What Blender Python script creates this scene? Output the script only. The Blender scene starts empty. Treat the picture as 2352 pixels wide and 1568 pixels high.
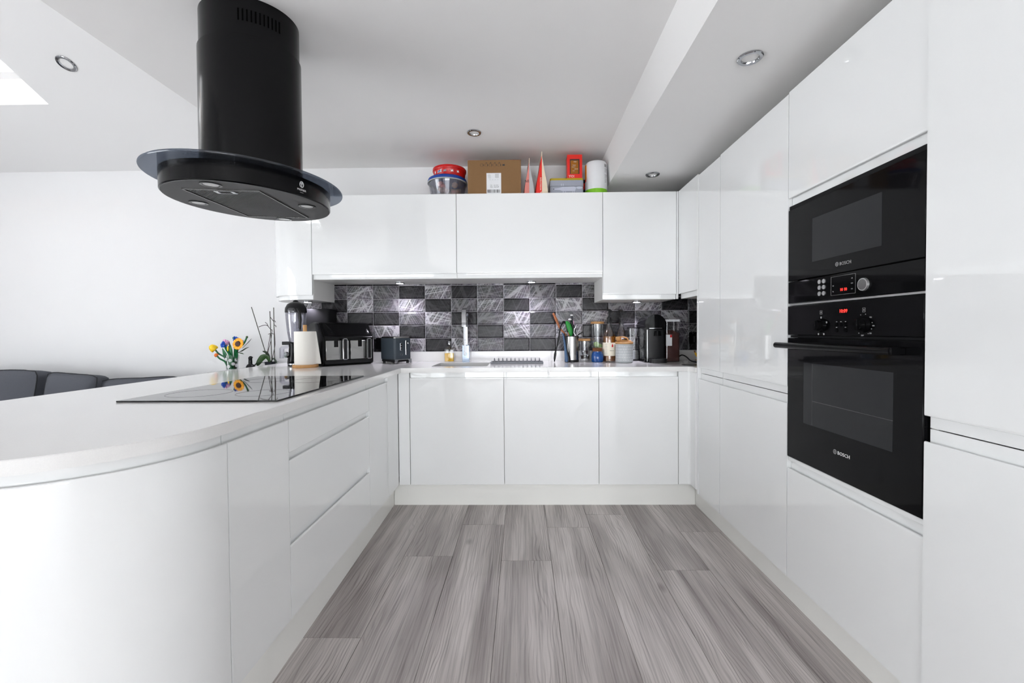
import bpy, bmesh, math, random
from mathutils import Vector, Matrix
R = math.radians
S = bpy.context.scene
COL = S.collection
random.seed(7)

# ------------------------------------------------------------------ camera
CAM_H = 1.1277
cd = bpy.data.cameras.new('camera'); cam = bpy.data.objects.new('camera', cd); COL.objects.link(cam)
cd.sensor_width = 36.0; cd.lens = 998.68 / 2352 * 36.0
cd.shift_x = -8.87 / 2352; cd.shift_y = -5.53 / 2352
cd.clip_start = .02
_y, _p, _r = .015, .0194, .0069
_f = Vector((-math.sin(_y)*math.cos(_p), math.cos(_y)*math.cos(_p), -math.sin(_p)))
_r0 = Vector((math.cos(_y), math.sin(_y), 0)); _d0 = _f.cross(_r0)
_rt = _r0*math.cos(_r) + _d0*math.sin(_r); _up = -(_d0*math.cos(_r) - _r0*math.sin(_r))
m = Matrix((_rt, _up, -_f)).transposed().to_4x4(); m.translation = (0, 0, CAM_H)
cam.matrix_world = m
S.camera = cam

# ------------------------------------------------------------------ world, light, exposure
W = bpy.data.worlds.new('sky'); S.world = W; W.use_nodes = True
W.node_tree.nodes['Background'].inputs[0].default_value = (.93, .97, 1, 1)
W.node_tree.nodes['Background'].inputs[1].default_value = 3.0
S.view_settings.view_transform = 'Standard'; S.view_settings.look = 'None'
S.view_settings.gamma = 1.0; S.view_settings.use_curve_mapping = False
S.view_settings.exposure = 0.38
S.cycles.max_bounces = 12; S.cycles.diffuse_bounces = 9; S.cycles.glossy_bounces = 4
S.cycles.transparent_max_bounces = 24; S.cycles.caustics_reflective = False; S.cycles.caustics_refractive = False
S.cycles.sample_clamp_indirect = 6.0; S.cycles.use_adaptive_sampling = True; S.cycles.adaptive_threshold = .1; S.cycles.adaptive_min_samples = 14

def area(name, loc, sx, sy, power, col, direction):
    l = bpy.data.lights.new(name, 'AREA'); l.shape = 'RECTANGLE'; l.size = sx; l.size_y = sy
    l.energy = power; l.color = col
    o = bpy.data.objects.new(name, l); COL.objects.link(o); o.location = loc
    o.rotation_euler = Vector(direction).to_track_quat('-Z', 'Y').to_euler()
    return o
# daylight through glazed doors and two roof windows, plus two added rear fill lamps
area('daylight_doors', (-5.08, -.2, 1.10), 3.0, 2.1, 92, (.94, .97, 1), (1, 0, 0))
area('rear_left_fill', (-3.4, -4.75, 1.2), 2.6, 1.8, 20, (.94, .97, 1), (0, 1, 0))  # added soft fill from the rear left, behind a made-up window
area('rear_fill', (.6, -4.75, .95), 4.0, 1.6, 150, (.94, .97, 1), (0, 1, 0))  # added frontal fill from behind the camera, behind a made-up window
area('daylight_roof_front', (-3.52, 2.45, 3.25), .8, .9, 25, (.97, .99, 1), (0, -.447, -.894))
area('daylight_roof_rear', (-4.375, -3.0, 3.62), .6, .7, 20, (.97, .99, 1), (0, .447, -.894))

# ------------------------------------------------------------------ key planes (metres)
ZW = .8958            # worktop surface
D = 2.7476            # fronts of the back base run
DW = 2.9855           # fronts of the wall units
DT = 3.3427           # tile face
WY = 3.3507           # back wall surface
XL = -.7935           # fronts of the peninsula run
XR = 1.0654           # fronts of the tall run
ZB, ZT = .148, .8642  # base doors
ZTALL = 2.0665
ZC = 2.3857           # flat ceiling
UW = 2.0655           # top of wall units

# ------------------------------------------------------------------ materials
def lin(*c):
    def g(v):
        v /= 255.0
        return v/12.92 if v <= .04045 else ((v+.055)/1.055)**2.4
    return tuple(g(v) for v in c) + (1.0,)
MATS = {}
def mat(name, col, rough=.5, metal=0.0, spec=.5, coat=0.0, noise=0.0, nscale=40, bump=0.0, bscale=200, stretch=None, emit=None, estr=0):
    m = bpy.data.materials.new(name); m.use_nodes = True; nt = m.node_tree; b = nt.nodes['Principled BSDF']
    b.inputs['Base Color'].default_value = col; b.inputs['Roughness'].default_value = rough
    b.inputs['Metallic'].default_value = metal; b.inputs['Specular IOR Level'].default_value = spec
    b.inputs['Coat Weight'].default_value = coat
    tc = nt.nodes.new('ShaderNodeTexCoord'); src = tc.outputs['Object']
    if stretch:
        mp = nt.nodes.new('ShaderNodeMapping'); mp.inputs['Scale'].default_value = stretch
        nt.links.new(src, mp.inputs[0]); src = mp.outputs[0]
    if noise:
        n = nt.nodes.new('ShaderNodeTexNoise'); n.inputs['Scale'].default_value = nscale; n.inputs['Detail'].default_value = 3
        nt.links.new(src, n.inputs['Vector'])
        mx = nt.nodes.new('ShaderNodeMix'); mx.data_type = 'RGBA'
        mx.inputs[6].default_value = tuple(max(0, v*(1-noise)) for v in col[:3]) + (1,)
        mx.inputs[7].default_value = tuple(min(1, v*(1+noise)) for v in col[:3]) + (1,)
        nt.links.new(n.outputs['Fac'], mx.inputs[0]); nt.links.new(mx.outputs[2], b.inputs['Base Color'])
    if bump:
        n2 = nt.nodes.new('ShaderNodeTexNoise'); n2.inputs['Scale'].default_value = bscale
        nt.links.new(src, n2.inputs['Vector'])
        bp = nt.nodes.new('ShaderNodeBump'); bp.inputs['Strength'].default_value = bump; bp.inputs['Distance'].default_value = .002
        nt.links.new(n2.outputs['Fac'], bp.inputs['Height']); nt.links.new(bp.outputs[0], b.inputs['Normal'])
    if emit:
        b.inputs['Emission Color'].default_value = emit; b.inputs['Emission Strength'].default_value = estr
    MATS[name] = m
    return m
def glass(name, tint=(1, 1, 1, 1), refl=.12, rough=.02, body=0.0, bodycol=(.5, .5, .5, 1)):
    """thin clear material: straight-through light plus a fresnel-weighted gloss, optionally a little body colour"""
    m = bpy.data.materials.new(name); m.use_nodes = True; nt = m.node_tree; nt.nodes.remove(nt.nodes['Principled BSDF'])
    out = nt.nodes['Material Output']
    tr = nt.nodes.new('ShaderNodeBsdfTransparent'); tr.inputs[0].default_value = tint
    base = tr.outputs[0]
    if body:
        df = nt.nodes.new('ShaderNodeBsdfDiffuse'); df.inputs[0].default_value = bodycol
        mb = nt.nodes.new('ShaderNodeMixShader'); mb.inputs[0].default_value = body
        nt.links.new(base, mb.inputs[1]); nt.links.new(df.outputs[0], mb.inputs[2]); base = mb.outputs[0]
    gl = nt.nodes.new('ShaderNodeBsdfGlossy'); gl.inputs['Roughness'].default_value = rough
    lw = nt.nodes.new('ShaderNodeLayerWeight'); lw.inputs[0].default_value = .35
    mt = nt.nodes.new('ShaderNodeMath'); mt.operation = 'MULTIPLY_ADD'; mt.inputs[1].default_value = .35; mt.inputs[2].default_value = refl
    nt.links.new(lw.outputs['Fresnel'], mt.inputs[0])
    ms = nt.nodes.new('ShaderNodeMixShader'); nt.links.new(mt.outputs[0], ms.inputs[0])
    nt.links.new(base, ms.inputs[1]); nt.links.new(gl.outputs[0], ms.inputs[2]); nt.links.new(ms.outputs[0], out.inputs[0])
    MATS[name] = m
    return m

mat('wall_paint', (.73, .73, .735, 1), .65, noise=.01, nscale=3, bump=.08, bscale=350)
mat('ceiling_paint', (.82, .815, .81, 1), .8, noise=.012, nscale=2, bump=.05, bscale=300)
mat('slope_paint', (.75, .75, .75, 1), .8, noise=.01, nscale=2, bump=.05, bscale=300)
mat('gloss_white', (.815, .825, .825, 1), .03, spec=.9, noise=.008, nscale=2)
mat('carcass_white', (.74, .74, .72, 1), .35, noise=.01, nscale=8)
mat('plinth_white', (.83, .83, .80, 1), .18, noise=.01, nscale=6)
mat('quartz', (.74, .735, .725, 1), .12, spec=.5, noise=.05, nscale=420)
mat('black_satin', (.002, .002, .0024, 1), .2, spec=.2, noise=.1, nscale=30)
mat('hob_glass', (.004, .004, .0045, 1), .03, spec=.5, noise=.1, nscale=10)
mat('black_gloss', (.004, .004, .0045, 1), .05, spec=.12, noise=.1, nscale=10)
mat('black_plastic', (.009, .009, .010, 1), .35, spec=.25, noise=.1, nscale=50)
mat('black_matt', (.008, .008, .009, 1), .6, spec=.15, noise=.1, nscale=50)
mat('hood_under', (.075, .075, .078, 1), .5, metal=.2, noise=.12, nscale=60, stretch=(1, 12, 1))
mat('oven_window', (.024, .025, .027, 1), .05, spec=.15, noise=.15, nscale=3)
mat('chrome', (.46, .47, .49, 1), .08, metal=1, noise=.02, nscale=20)
mat('steel', (.33, .325, .32, 1), .24, metal=1, noise=.08, nscale=30, stretch=(40, 40, 1))
mat('sink_steel', (.5, .5, .49, 1), .35, metal=.85, noise=.05, nscale=60)
mat('silver', (.55, .55, .55, 1), .35, metal=.8, noise=.04, nscale=60)
mat('void_black', (.001, .001, .001, 1), .9, spec=.02, noise=.1)
mat('led_off', (.62, .62, .62, 1), .25, noise=.15, nscale=160)
mat('led_on', (1, 1, 1, 1), .4, emit=(.93, .9, 1, 1), estr=18, noise=.01)
mat('red_led', (.2, 0, 0, 1), .4, emit=(1, .04, .03, 1), estr=1.7, noise=.01)
mat('print_grey', (.34, .34, .34, 1), .5, noise=.02)
mat('shelf_grey', (.05, .052, .054, 1), .4, noise=.05)
mat('zone_grey', (.006, .006, .0065, 1), .2, noise=.05)
mat('print_white', (.75, .75, .75, 1), .5, noise=.02)
mat('print_black', (.02, .02, .02, 1), .6, noise=.05)
mat('grey_fabric', lin(74, 76, 83), .95, noise=.35, nscale=260, bump=.5, bscale=500, stretch=(1, 1, 4))
mat('piping', lin(36, 37, 41), .9, noise=.1)
mat('bamboo', lin(188, 142, 90), .5, noise=.18, nscale=60, stretch=(1, 1, .15))
mat('wood_spoon', lin(150, 88, 50), .6, noise=.2, nscale=90)
mat('oak', lin(190, 140, 85), .5, noise=.15, nscale=40, stretch=(.2, 1, 1))
mat('cork', lin(110, 68, 38), .9, noise=.45, nscale=260, bump=.6, bscale=300)
mat('paper', (.74, .72, .67, 1), .9, noise=.02, nscale=100, bump=.15, bscale=260)
mat('cardboard', lin(128, 96, 62), .9, noise=.06, nscale=120)
mat('label_white', (.72, .73, .75, 1), .6, noise=.02)
mat('cream_label', lin(232, 224, 206), .7, noise=.02)
mat('red_gloss', lin(196, 16, 16), .35, noise=.06, nscale=20)
mat('red_box', lin(220, 32, 18), .4, noise=.05, nscale=20)
mat('blue_lid', lin(14, 62, 150), .4, noise=.05)
mat('blue_jar', lin(26, 74, 140), .15, noise=.15, nscale=12)
mat('blue_silicone', lin(58, 90, 126), .5, noise=.06)
mat('green_silicone', lin(14, 130, 40), .5, noise=.06)
mat('pink_foil', lin(214, 128, 118), .45, noise=.08, nscale=12)
mat('cream_foil', lin(222, 205, 180), .45, noise=.05)
mat('tin_grey', lin(150, 154, 166), .4, noise=.03)
mat('tin_motif', lin(184, 188, 202), .5, noise=.02)
mat('mustard', lin(176, 152, 22), .45, noise=.05)
mat('lime', lin(122, 190, 30), .4, noise=.05)
mat('amber', lin(236, 160, 20), .5, noise=.05)
mat('food_brown', lin(90, 48, 40), .8, noise=.6, nscale=220)
mat('food_mix', lin(190, 150, 130), .8, noise=.5, nscale=40)
mat('pod_green', lin(130, 160, 90), .5, noise=.15)
mat('pod_dark', lin(60, 42, 38), .3, noise=.3)
mat('pod_cream', lin(205, 190, 170), .5, noise=.1)
mat('toaster_blue', lin(60, 68, 76), .45, spec=.3, noise=.05, bump=.2, bscale=8, stretch=(.1, .1, 60))
mat('appliance_grey', lin(46, 48, 54), .5, spec=.25, noise=.06)
mat('rack_grey', lin(120, 122, 128), .5, noise=.05)
mat('canister_grey', lin(176, 180, 182), .35, noise=.05, nscale=60)
mat('syrup', lin(150, 92, 20), .1, noise=.05)
mat('soap_yellow', lin(226, 176, 30), .1, noise=.05)
mat('film_blue', lin(186, 202, 222), .12, metal=.3, noise=.15, nscale=60)
mat('leaf', lin(52, 84, 40), .4, noise=.2, nscale=15)
mat('leaf_dark', lin(40, 58, 40), .5, noise=.2, nscale=15)
mat('stem_green', lin(24, 110, 62), .4, noise=.1)
mat('stick', lin(54, 54, 44), .7, noise=.15, nscale=60)
mat('dry_stem', lin(58, 42, 42), .8, noise=.2, nscale=60)
mat('petal_orange', lin(246, 168, 14), .4, noise=.05)
mat('petal_yellow', lin(250, 206, 30), .4, noise=.05)
mat('petal_blue', lin(30, 84, 190), .4, noise=.05)
mat('petal_violet', lin(176, 160, 226), .4, noise=.05)
mat('petal_pink', lin(232, 176, 214), .4, noise=.05)
mat('petal_coral', lin(238, 120, 40), .4, noise=.05)
mat('seed_brown', lin(58, 26, 20), .6, noise=.2)
mat('daisy_white', (.82, .82, .84, 1), .5, noise=.02)
mat('banana', lin(212, 166, 30), .5, noise=.18, nscale=30)
mat('grout', lin(170, 168, 172), .8, noise=.05, nscale=80)
mat('frame_white', (.8, .8, .8, 1), .4, noise=.01)
mat('pine', lin(206, 140, 60), .5, noise=.15, nscale=20)
glass('clear_glass', (.965, .97, .975, 1), .03)
glass('clear_plastic', (.78, .76, .77, 1), .08, .1)
glass('smoke_plastic', (.86, .86, .89, 1), .04, .05, .10, (.5, .5, .55, 1))
glass('hood_glass', (.42, .46, .53, 1), .04, .04, .12, (.16, .18, .21, 1))
glass('amber_glass', (.80, .50, .14, 1), .05, .02, .45, lin(176, 108, 24))
glass('window_pane', (1, 1, 1, 1), .03)

# laminate planks
def plank_mat():
    m = bpy.data.materials.new('plank_wood'); m.use_nodes = True; nt = m.node_tree; b = nt.nodes['Principled BSDF']
    N = nt.nodes.new; L = nt.links.new
    tc = N('ShaderNodeTexCoord'); oi = N('ShaderNodeObjectInfo')
    mul = N('ShaderNodeMath'); mul.operation = 'MULTIPLY'; mul.inputs[1].default_value = 37.0; L(oi.outputs['Random'], mul.inputs[0])
    def mapping(sx, sy):
        mp = N('ShaderNodeMapping'); mp.inputs['Scale'].default_value = (sx, sy, 1); L(tc.outputs['Object'], mp.inputs[0]); return mp
    def noise(mp, sc, det, dist=0):
        n = N('ShaderNodeTexNoise'); n.noise_dimensions = '4D'; n.inputs['Scale'].default_value = sc; n.inputs['Detail'].default_value = det
        n.inputs['Distortion'].default_value = dist; L(mp.outputs[0], n.inputs['Vector']); L(mul.outputs[0], n.inputs['W']); return n
    big = noise(mapping(5, .55), 1.6, 3, .4)         # broad light and dark boards within a plank
    mid = noise(mapping(26, 1.3), 1.5, 4, .8)
    warp = noise(mapping(7, 1.6), 1.2, 2, .3)
    # grain lines: contour bands of a stretched field
    mad = N('ShaderNodeMath'); mad.operation = 'MULTIPLY'; mad.inputs[1].default_value = 11; L(warp.outputs['Fac'], mad.inputs[0])
    sep = N('ShaderNodeSeparateXYZ'); L(tc.outputs['Object'], sep.inputs[0])
    xa = N('ShaderNodeMath'); xa.operation = 'MULTIPLY_ADD'; xa.inputs[1].default_value = 95; L(sep.outputs[0], xa.inputs[0]); L(mad.outputs[0], xa.inputs[2])
    sn = N('ShaderNodeMath'); sn.operation = 'SINE'; sx = N('ShaderNodeMath'); sx.operation = 'MULTIPLY'; sx.inputs[1].default_value = 5.0
    L(xa.outputs[0], sx.inputs[0]); L(sx.outputs[0], sn.inputs[0])
    gr = N('ShaderNodeMapRange'); gr.inputs[1].default_value = .35; gr.inputs[2].default_value = 1; gr.inputs[3].default_value = 0; gr.inputs[4].default_value = 1
    L(sn.outputs[0], gr.inputs[0])
    fine = noise(mapping(150, 2.6), 1.2, 5, .35)
    ramp = N('ShaderNodeValToRGB'); L(big.outputs['Fac'], ramp.inputs[0])
    e = ramp.color_ramp.elements; e[0].position = .36; e[0].color = lin(158, 150, 148); e[1].position = .64; e[1].color = lin(204, 197, 194)
    x = ramp.color_ramp.elements.new(.5); x.color = lin(182, 175, 172)
    def mixc(fac, a, col, blend='MULTIPLY', k=1.0):
        mx = N('ShaderNodeMix'); mx.data_type = 'RGBA'; mx.blend_type = blend
        f = N('ShaderNodeMath'); f.operation = 'MULTIPLY'; f.inputs[1].default_value = k; L(fac, f.inputs[0]); L(f.outputs[0], mx.inputs[0])
        L(a, mx.inputs[6]); mx.inputs[7].default_value = col; return mx.outputs[2]
    brk = noise(mapping(11, 1.1), 1.3, 2, .5)
    bk = N('ShaderNodeMapRange'); bk.inputs[1].default_value = .40; bk.inputs[2].default_value = .66; L(brk.outputs['Fac'], bk.inputs[0])
    gm = N('ShaderNodeMath'); gm.operation = 'MULTIPLY'; L(gr.outputs[0], gm.inputs[0]); L(bk.outputs[0], gm.inputs[1])
    c = mixc(gm.outputs[0], ramp.outputs[0], (.46, .44, .44, 1), k=.7)
    r2 = N('ShaderNodeMapRange'); r2.inputs[1].default_value = .52; r2.inputs[2].default_value = .72; L(mid.outputs['Fac'], r2.inputs[0])
    c = mixc(r2.outputs[0], c, (.66, .65, .65, 1), k=.5)
    r3 = N('ShaderNodeMapRange'); r3.inputs[1].default_value = .46; r3.inputs[2].default_value = .68; L(fine.outputs['Fac'], r3.inputs[0])
    c = mixc(r3.outputs[0], c, (.52, .51, .51, 1), k=.68)
    # knots
    kn = N('ShaderNodeTexVoronoi'); kn.voronoi_dimensions = '4D'; kn.inputs['Scale'].default_value = 1.0
    mk = mapping(6.0, 2.6); L(mk.outputs[0], kn.inputs['Vector']); L(mul.outputs[0], kn.inputs['W'])
    r4 = N('ShaderNodeMapRange'); r4.inputs[1].default_value = .13; r4.inputs[2].default_value = .03; L(kn.outputs['Distance'], r4.inputs[0])
    c = mixc(r4.outputs[0], c, (.45, .43, .42, 1), k=.8)
    tone = N('ShaderNodeMapRange'); tone.inputs[3].default_value = .95; tone.inputs[4].default_value = 1.04; L(oi.outputs['Random'], tone.inputs[0])
    hs = N('ShaderNodeHueSaturation'); L(tone.outputs[0], hs.inputs['Value']); L(c, hs.inputs['Color'])
    L(hs.outputs[0], b.inputs['Base Color'])
    b.inputs['Roughness'].default_value = .42; b.inputs['Specular IOR Level'].default_value = .4
    bp = N('ShaderNodeBump'); bp.inputs['Strength'].default_value = .25; bp.inputs['Distance'].default_value = .001; bp.invert = True
    L(gm.outputs[0], bp.inputs['Height']); L(bp.outputs[0], b.inputs['Normal'])
    MATS['plank_wood'] = m
plank_mat()

# glazed splashback tiles: grey body (object colour) with fine scratched lines in several directions
def tile_mat():
    m = bpy.data.materials.new('scratched_tile'); m.use_nodes = True; nt = m.node_tree; b = nt.nodes['Principled BSDF']
    N = nt.nodes.new; L = nt.links.new
    tc = N('ShaderNodeTexCoord'); oi = N('ShaderNodeObjectInfo'); sep = N('ShaderNodeSeparateXYZ'); L(tc.outputs['Object'], sep.inputs[0])
    def math(op, a, bb, c=None):
        n = N('ShaderNodeMath'); n.operation = op
        for i, v in enumerate((a, bb, c)):
            if v is None: continue
            if isinstance(v, (int, float)): n.inputs[i].default_value = v
            else: L(v, n.inputs[i])
        return n.outputs[0]
    total = None
    sgn = math('SUBTRACT', math('MULTIPLY', math('GREATER_THAN', math('FRACT', math('MULTIPLY', oi.outputs['Random'], 7.31), 0), .45), 2.0), 1.0)
    xs = math('MULTIPLY', sep.outputs[0], sgn)
    for i, (ang, freq, w, fan, gain) in enumerate(((58, 26, .022, .9, .9), (64, 60, .05, 1.2, .45), (112, 11, .012, 0, .8), (9, 24, .016, .5, .7), (-13, 34, .03, .8, .55), (38, 9, .012, 0, .8))):
        ca, sa = __import__('math').cos(R(ang)), __import__('math').sin(R(ang))
        u = math('MULTIPLY_ADD', xs, sa, math('MULTIPLY', sep.outputs[2], -ca))     # distance across the line
        v = math('MULTIPLY_ADD', xs, ca, math('MULTIPLY', sep.outputs[2], sa))
        u = math('MULTIPLY', u, math('MULTIPLY_ADD', v, fan, 1.0))
        n = N('ShaderNodeTexNoise'); n.noise_dimensions = '1D'; n.inputs['Scale'].default_value = freq; n.inputs['Detail'].default_value = 1.0
        L(math('MULTIPLY_ADD', oi.outputs['Random'], 50 + 13*i, u), n.inputs['W'])
        d = math('ABSOLUTE', math('SUBTRACT', n.outputs['Fac'], .5), 0)
        mr = N('ShaderNodeMapRange'); mr.inputs[1].default_value = w; mr.inputs[2].default_value = 0; mr.inputs[3].default_value = 0; mr.inputs[4].default_value = gain
        L(d, mr.inputs[0])
        total = mr.outputs[0] if total is None else math('ADD', total, mr.outputs[0])
    ln = math('MINIMUM', total, 1.0)
    soft = N('ShaderNodeTexNoise'); soft.inputs['Scale'].default_value = 9; L(tc.outputs['Object'], soft.inputs['Vector'])
    base = N('ShaderNodeMix'); base.data_type = 'RGBA'; base.blend_type = 'MULTIPLY'; base.inputs[0].default_value = .5
    L(oi.outputs['Color'], base.inputs[6]); L(soft.outputs['Color'], base.inputs[7])
    lc = N('ShaderNodeMix'); lc.data_type = 'RGBA'; lc.blend_type = 'ADD'
    L(math('MULTIPLY', ln, oi.outputs['Alpha']), lc.inputs[0]); L(base.outputs[2], lc.inputs[6]); lc.inputs[7].default_value = (.40, .39, .41, 1)
    L(lc.outputs[2], b.inputs['Base Color']); b.inputs['Roughness'].default_value = .2; b.inputs['Specular IOR Level'].default_value = .15
    MATS['scratched_tile'] = m
tile_mat()

# hood grease filter: fine woven mesh
def filter_mat():
    m = mat('filter_mesh', (.02, .02, .021, 1), .5, metal=.5, noise=.1); nt = m.node_tree; b = nt.nodes['Principled BSDF']
    w = nt.nodes.new('ShaderNodeTexWave'); w.inputs['Scale'].default_value = 90; w.bands_direction = 'DIAGONAL'
    tc = nt.nodes.new('ShaderNodeTexCoord'); nt.links.new(tc.outputs['Object'], w.inputs['Vector'])
    bp = nt.nodes.new('ShaderNodeBump'); bp.inputs['Distance'].default_value = .002; nt.links.new(w.outputs['Fac'], bp.inputs['Height']); nt.links.new(bp.outputs[0], b.inputs['Normal'])
filter_mat()

# ------------------------------------------------------------------ mesh builder
class MB:
    def __init__(s): s.bm = bmesh.new(); s.M = Matrix.Identity(4)
    def _take(s, b2):
        me = bpy.data.meshes.new('tmp'); b2.to_mesh(me); b2.free(); me.transform(s.M); s.bm.from_mesh(me); bpy.data.meshes.remove(me)
    def at(s, loc=(0, 0, 0), rz=0, rx=0, ry=0, sc=None):
        s.M = Matrix.Translation(loc) @ Matrix.Rotation(rz, 4, 'Z') @ Matrix.Rotation(ry, 4, 'Y') @ Matrix.Rotation(rx, 4, 'X')
        if sc: s.M = s.M @ Matrix.Diagonal((*sc, 1))
        return s
    def mtx(s, M): s.M = M; return s
    def box(s, x0, x1, y0, y1, z0, z1, bev=0, seg=1):
        b = bmesh.new(); bmesh.ops.create_cube(b, size=1)
        for v in b.verts: v.co = Vector(((x0+x1)/2 + v.co.x*(x1-x0), (y0+y1)/2 + v.co.y*(y1-y0), (z0+z1)/2 + v.co.z*(z1-z0)))
        if bev: bmesh.ops.bevel(b, geom=list(b.edges), offset=bev, segments=seg, affect='EDGES', profile=.5)
        s._take(b); return s
    def vbox(s, x0, x1, y0, y1, z0, z1, r, seg=4, top=0):
        """box with rounded vertical edges"""
        pts = []
        for cx, cy, a0 in ((x1-r, y1-r, 0), (x0+r, y1-r, 90), (x0+r, y0+r, 180), (x1-r, y0+r, 270)):
            for k in range(seg+1):
                a = R(a0+90*k/seg); pts.append((cx+r*math.cos(a), cy+r*math.sin(a)))
        return s.loft([(pts, z0), (pts, z1)]) if not top else s.loft([(pts, z0), (pts, z1-top), ([(x0+(x1-x0)/2+(px-(x0+x1)/2)*.985, (y0+y1)/2+(py-(y0+y1)/2)*.985) for px, py in pts], z1-top*.3), ([((x0+x1)/2+(px-(x0+x1)/2)*.94, (y0+y1)/2+(py-(y0+y1)/2)*.94) for px, py in pts], z1)])
    def loft(s, rings, cap=True):
        b = bmesh.new(); rows = [[b.verts.new((p[0], p[1], z) if len(p) == 2 else p) for p in ring] for ring, z in rings]
        n = len(rows[0])
        for a, c in zip(rows, rows[1:]):
            for i in range(n): b.faces.new((a[i], a[(i+1) % n], c[(i+1) % n], c[i]))
        if cap:
            b.faces.new(rows[0][::-1]); b.faces.new(rows[-1])
        bmesh.ops.recalc_face_normals(b, faces=b.faces); s._take(b); return s
    def prism(s, poly, axis, a, c):
        """polygon (two coords) extruded along axis from a to c"""
        def P(p, t): return {'x': (t, p[0], p[1]), 'y': (p[0], t, p[1]), 'z': (p[0], p[1], t)}[axis]
        b = bmesh.new(); r0 = [b.verts.new(P(p, a)) for p in poly]; r1 = [b.verts.new(P(p, c)) for p in poly]; n = len(poly)
        for i in range(n): b.faces.new((r0[i], r0[(i+1) % n], r1[(i+1) % n], r1[i]))
        b.faces.new(r0[::-1]); b.faces.new(r1); bmesh.ops.recalc_face_normals(b, faces=b.faces); s._take(b); return s
    def lathe(s, prof, c=(0, 0, 0), seg=32, sx=1, sy=1, cap=True):
        """profile [(radius, z)], revolved about z (radius 0 closes)"""
        b = bmesh.new(); rows = []
        for r, z in prof:
            if r <= 1e-6: rows.append([b.verts.new((c[0], c[1], c[2]+z))])
            else: rows.append([b.verts.new((c[0]+sx*r*math.cos(2*math.pi*i/seg), c[1]+sy*r*math.sin(2*math.pi*i/seg), c[2]+z)) for i in range(seg)])
        for a, d in zip(rows, rows[1:]):
            for i in range(seg):
                j = (i+1) % seg
                if len(a) == 1 and len(d) == 1: continue
                if len(a) == 1: b.faces.new((a[0], d[j], d[i]))
                elif len(d) == 1: b.faces.new((a[i], a[j], d[0]))
                else: b.faces.new((a[i], a[j], d[j], d[i]))
        if cap:
            for rw in (rows[0], rows[-1]):
                if len(rw) > 2: b.faces.new(rw)
        bmesh.ops.recalc_face_normals(b, faces=b.faces); s._take(b); return s
    def cyl(s, c, r, h, seg=24, axis='z', r2=None):
        M0 = s.M
        rot = {'z': Matrix.Identity(4), 'x': Matrix.Rotation(R(90), 4, 'Y'), 'y': Matrix.Rotation(R(-90), 4, 'X')}[axis]
        s.M = M0 @ Matrix.Translation(c) @ rot
        s.lathe([(r, 0), (r if r2 is None else r2, h)], seg=seg); s.M = M0; return s
    def ball(s, c, rx, ry=None, rz=None, seg=16, ring=10):
        ry = ry or rx; rz = rz or rx; b = bmesh.new(); bmesh.ops.create_uvsphere(b, u_segments=seg, v_segments=ring, radius=1)
        for v in b.verts: v.co = Vector((c[0]+v.co.x*rx, c[1]+v.co.y*ry, c[2]+v.co.z*rz))
        s._take(b); return s
    def stube(s, pts, r, seg=8, flat=None, sub=4):
        """tube along a Catmull-Rom curve"""
        P = [Vector(p) for p in pts]; n = len(P); rs = r if isinstance(r, (list, tuple)) else [r]*n; Q = []; q = []
        for i in range(n-1):
            a, b, c, d = P[max(i-1, 0)], P[i], P[i+1], P[min(i+2, n-1)]
            for k in range(sub):
                t = k/sub; Q.append(.5*((2*b)+(c-a)*t+(2*a-5*b+4*c-d)*t*t+(3*b-a-3*c+d)*t**3)); q.append(rs[i]*(1-t)+rs[i+1]*t)
        return s.tube(Q+[P[-1]], q+[rs[-1]], seg, flat)
    def tube(s, pts, r, seg=8, flat=None, closed=False):
        """swept tube; r a number or a list; flat=(a, b) scales the section"""
        pts = [Vector(p) for p in pts]; n = len(pts); rs = r if isinstance(r, (list, tuple)) else [r]*n
        b = bmesh.new(); rows = []; up = None
        for i, p in enumerate(pts):
            t = (pts[min(i+1, n-1)] - pts[max(i-1, 0)]).normalized()
            if up is None: up = Vector((0, 0, 1)) if abs(t.z) < .9 else Vector((0, 1, 0))
            side = t.cross(up).normalized(); up = side.cross(t).normalized()
            a, c = flat or (1, 1)
            rows.append([b.verts.new(p + side*(rs[i]*a*math.cos(2*math.pi*k/seg)) + up*(rs[i]*c*math.sin(2*math.pi*k/seg))) for k in range(seg)])
        for a, c in zip(rows, rows[1:]):
            for k in range(seg): b.faces.new((a[k], a[(k+1) % seg], c[(k+1) % seg], c[k]))
        b.faces.new(rows[0][::-1]); b.faces.new(rows[-1]); bmesh.ops.recalc_face_normals(b, faces=b.faces); s._take(b); return s
    def sweep(s, prof, path):
        """profile [(depth, z)] swept along a plan path [(x, y, nx, ny)] with outward normals"""
        b = bmesh.new(); rows = [[b.verts.new((x-nx*d, y-ny*d, z)) for d, z in prof] for x, y, nx, ny in path]; n = len(prof)
        for a, c in zip(rows, rows[1:]):
            for i in range(n): b.faces.new((a[i], a[(i+1) % n], c[(i+1) % n], c[i]))
        b.faces.new(rows[0][::-1]); b.faces.new(rows[-1]); bmesh.ops.recalc_face_normals(b, faces=b.faces); s._take(b); return s
    def faces(s, vs, fs):
        b = bmesh.new(); v = [b.verts.new(p) for p in vs]
        for q in fs: b.faces.new([v[i] for i in q])
        bmesh.ops.recalc_face_normals(b, faces=b.faces); s._take(b); return s
    def mesh(s, name, ang=38):
        for f in s.bm.faces: f.smooth = True
        for e in s.bm.edges:
            if len(e.link_faces) == 2 and e.calc_face_angle(0) > R(ang): e.smooth = False
        me = bpy.data.meshes.new(name); s.bm.to_mesh(me); s.bm.free(); return me
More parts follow.
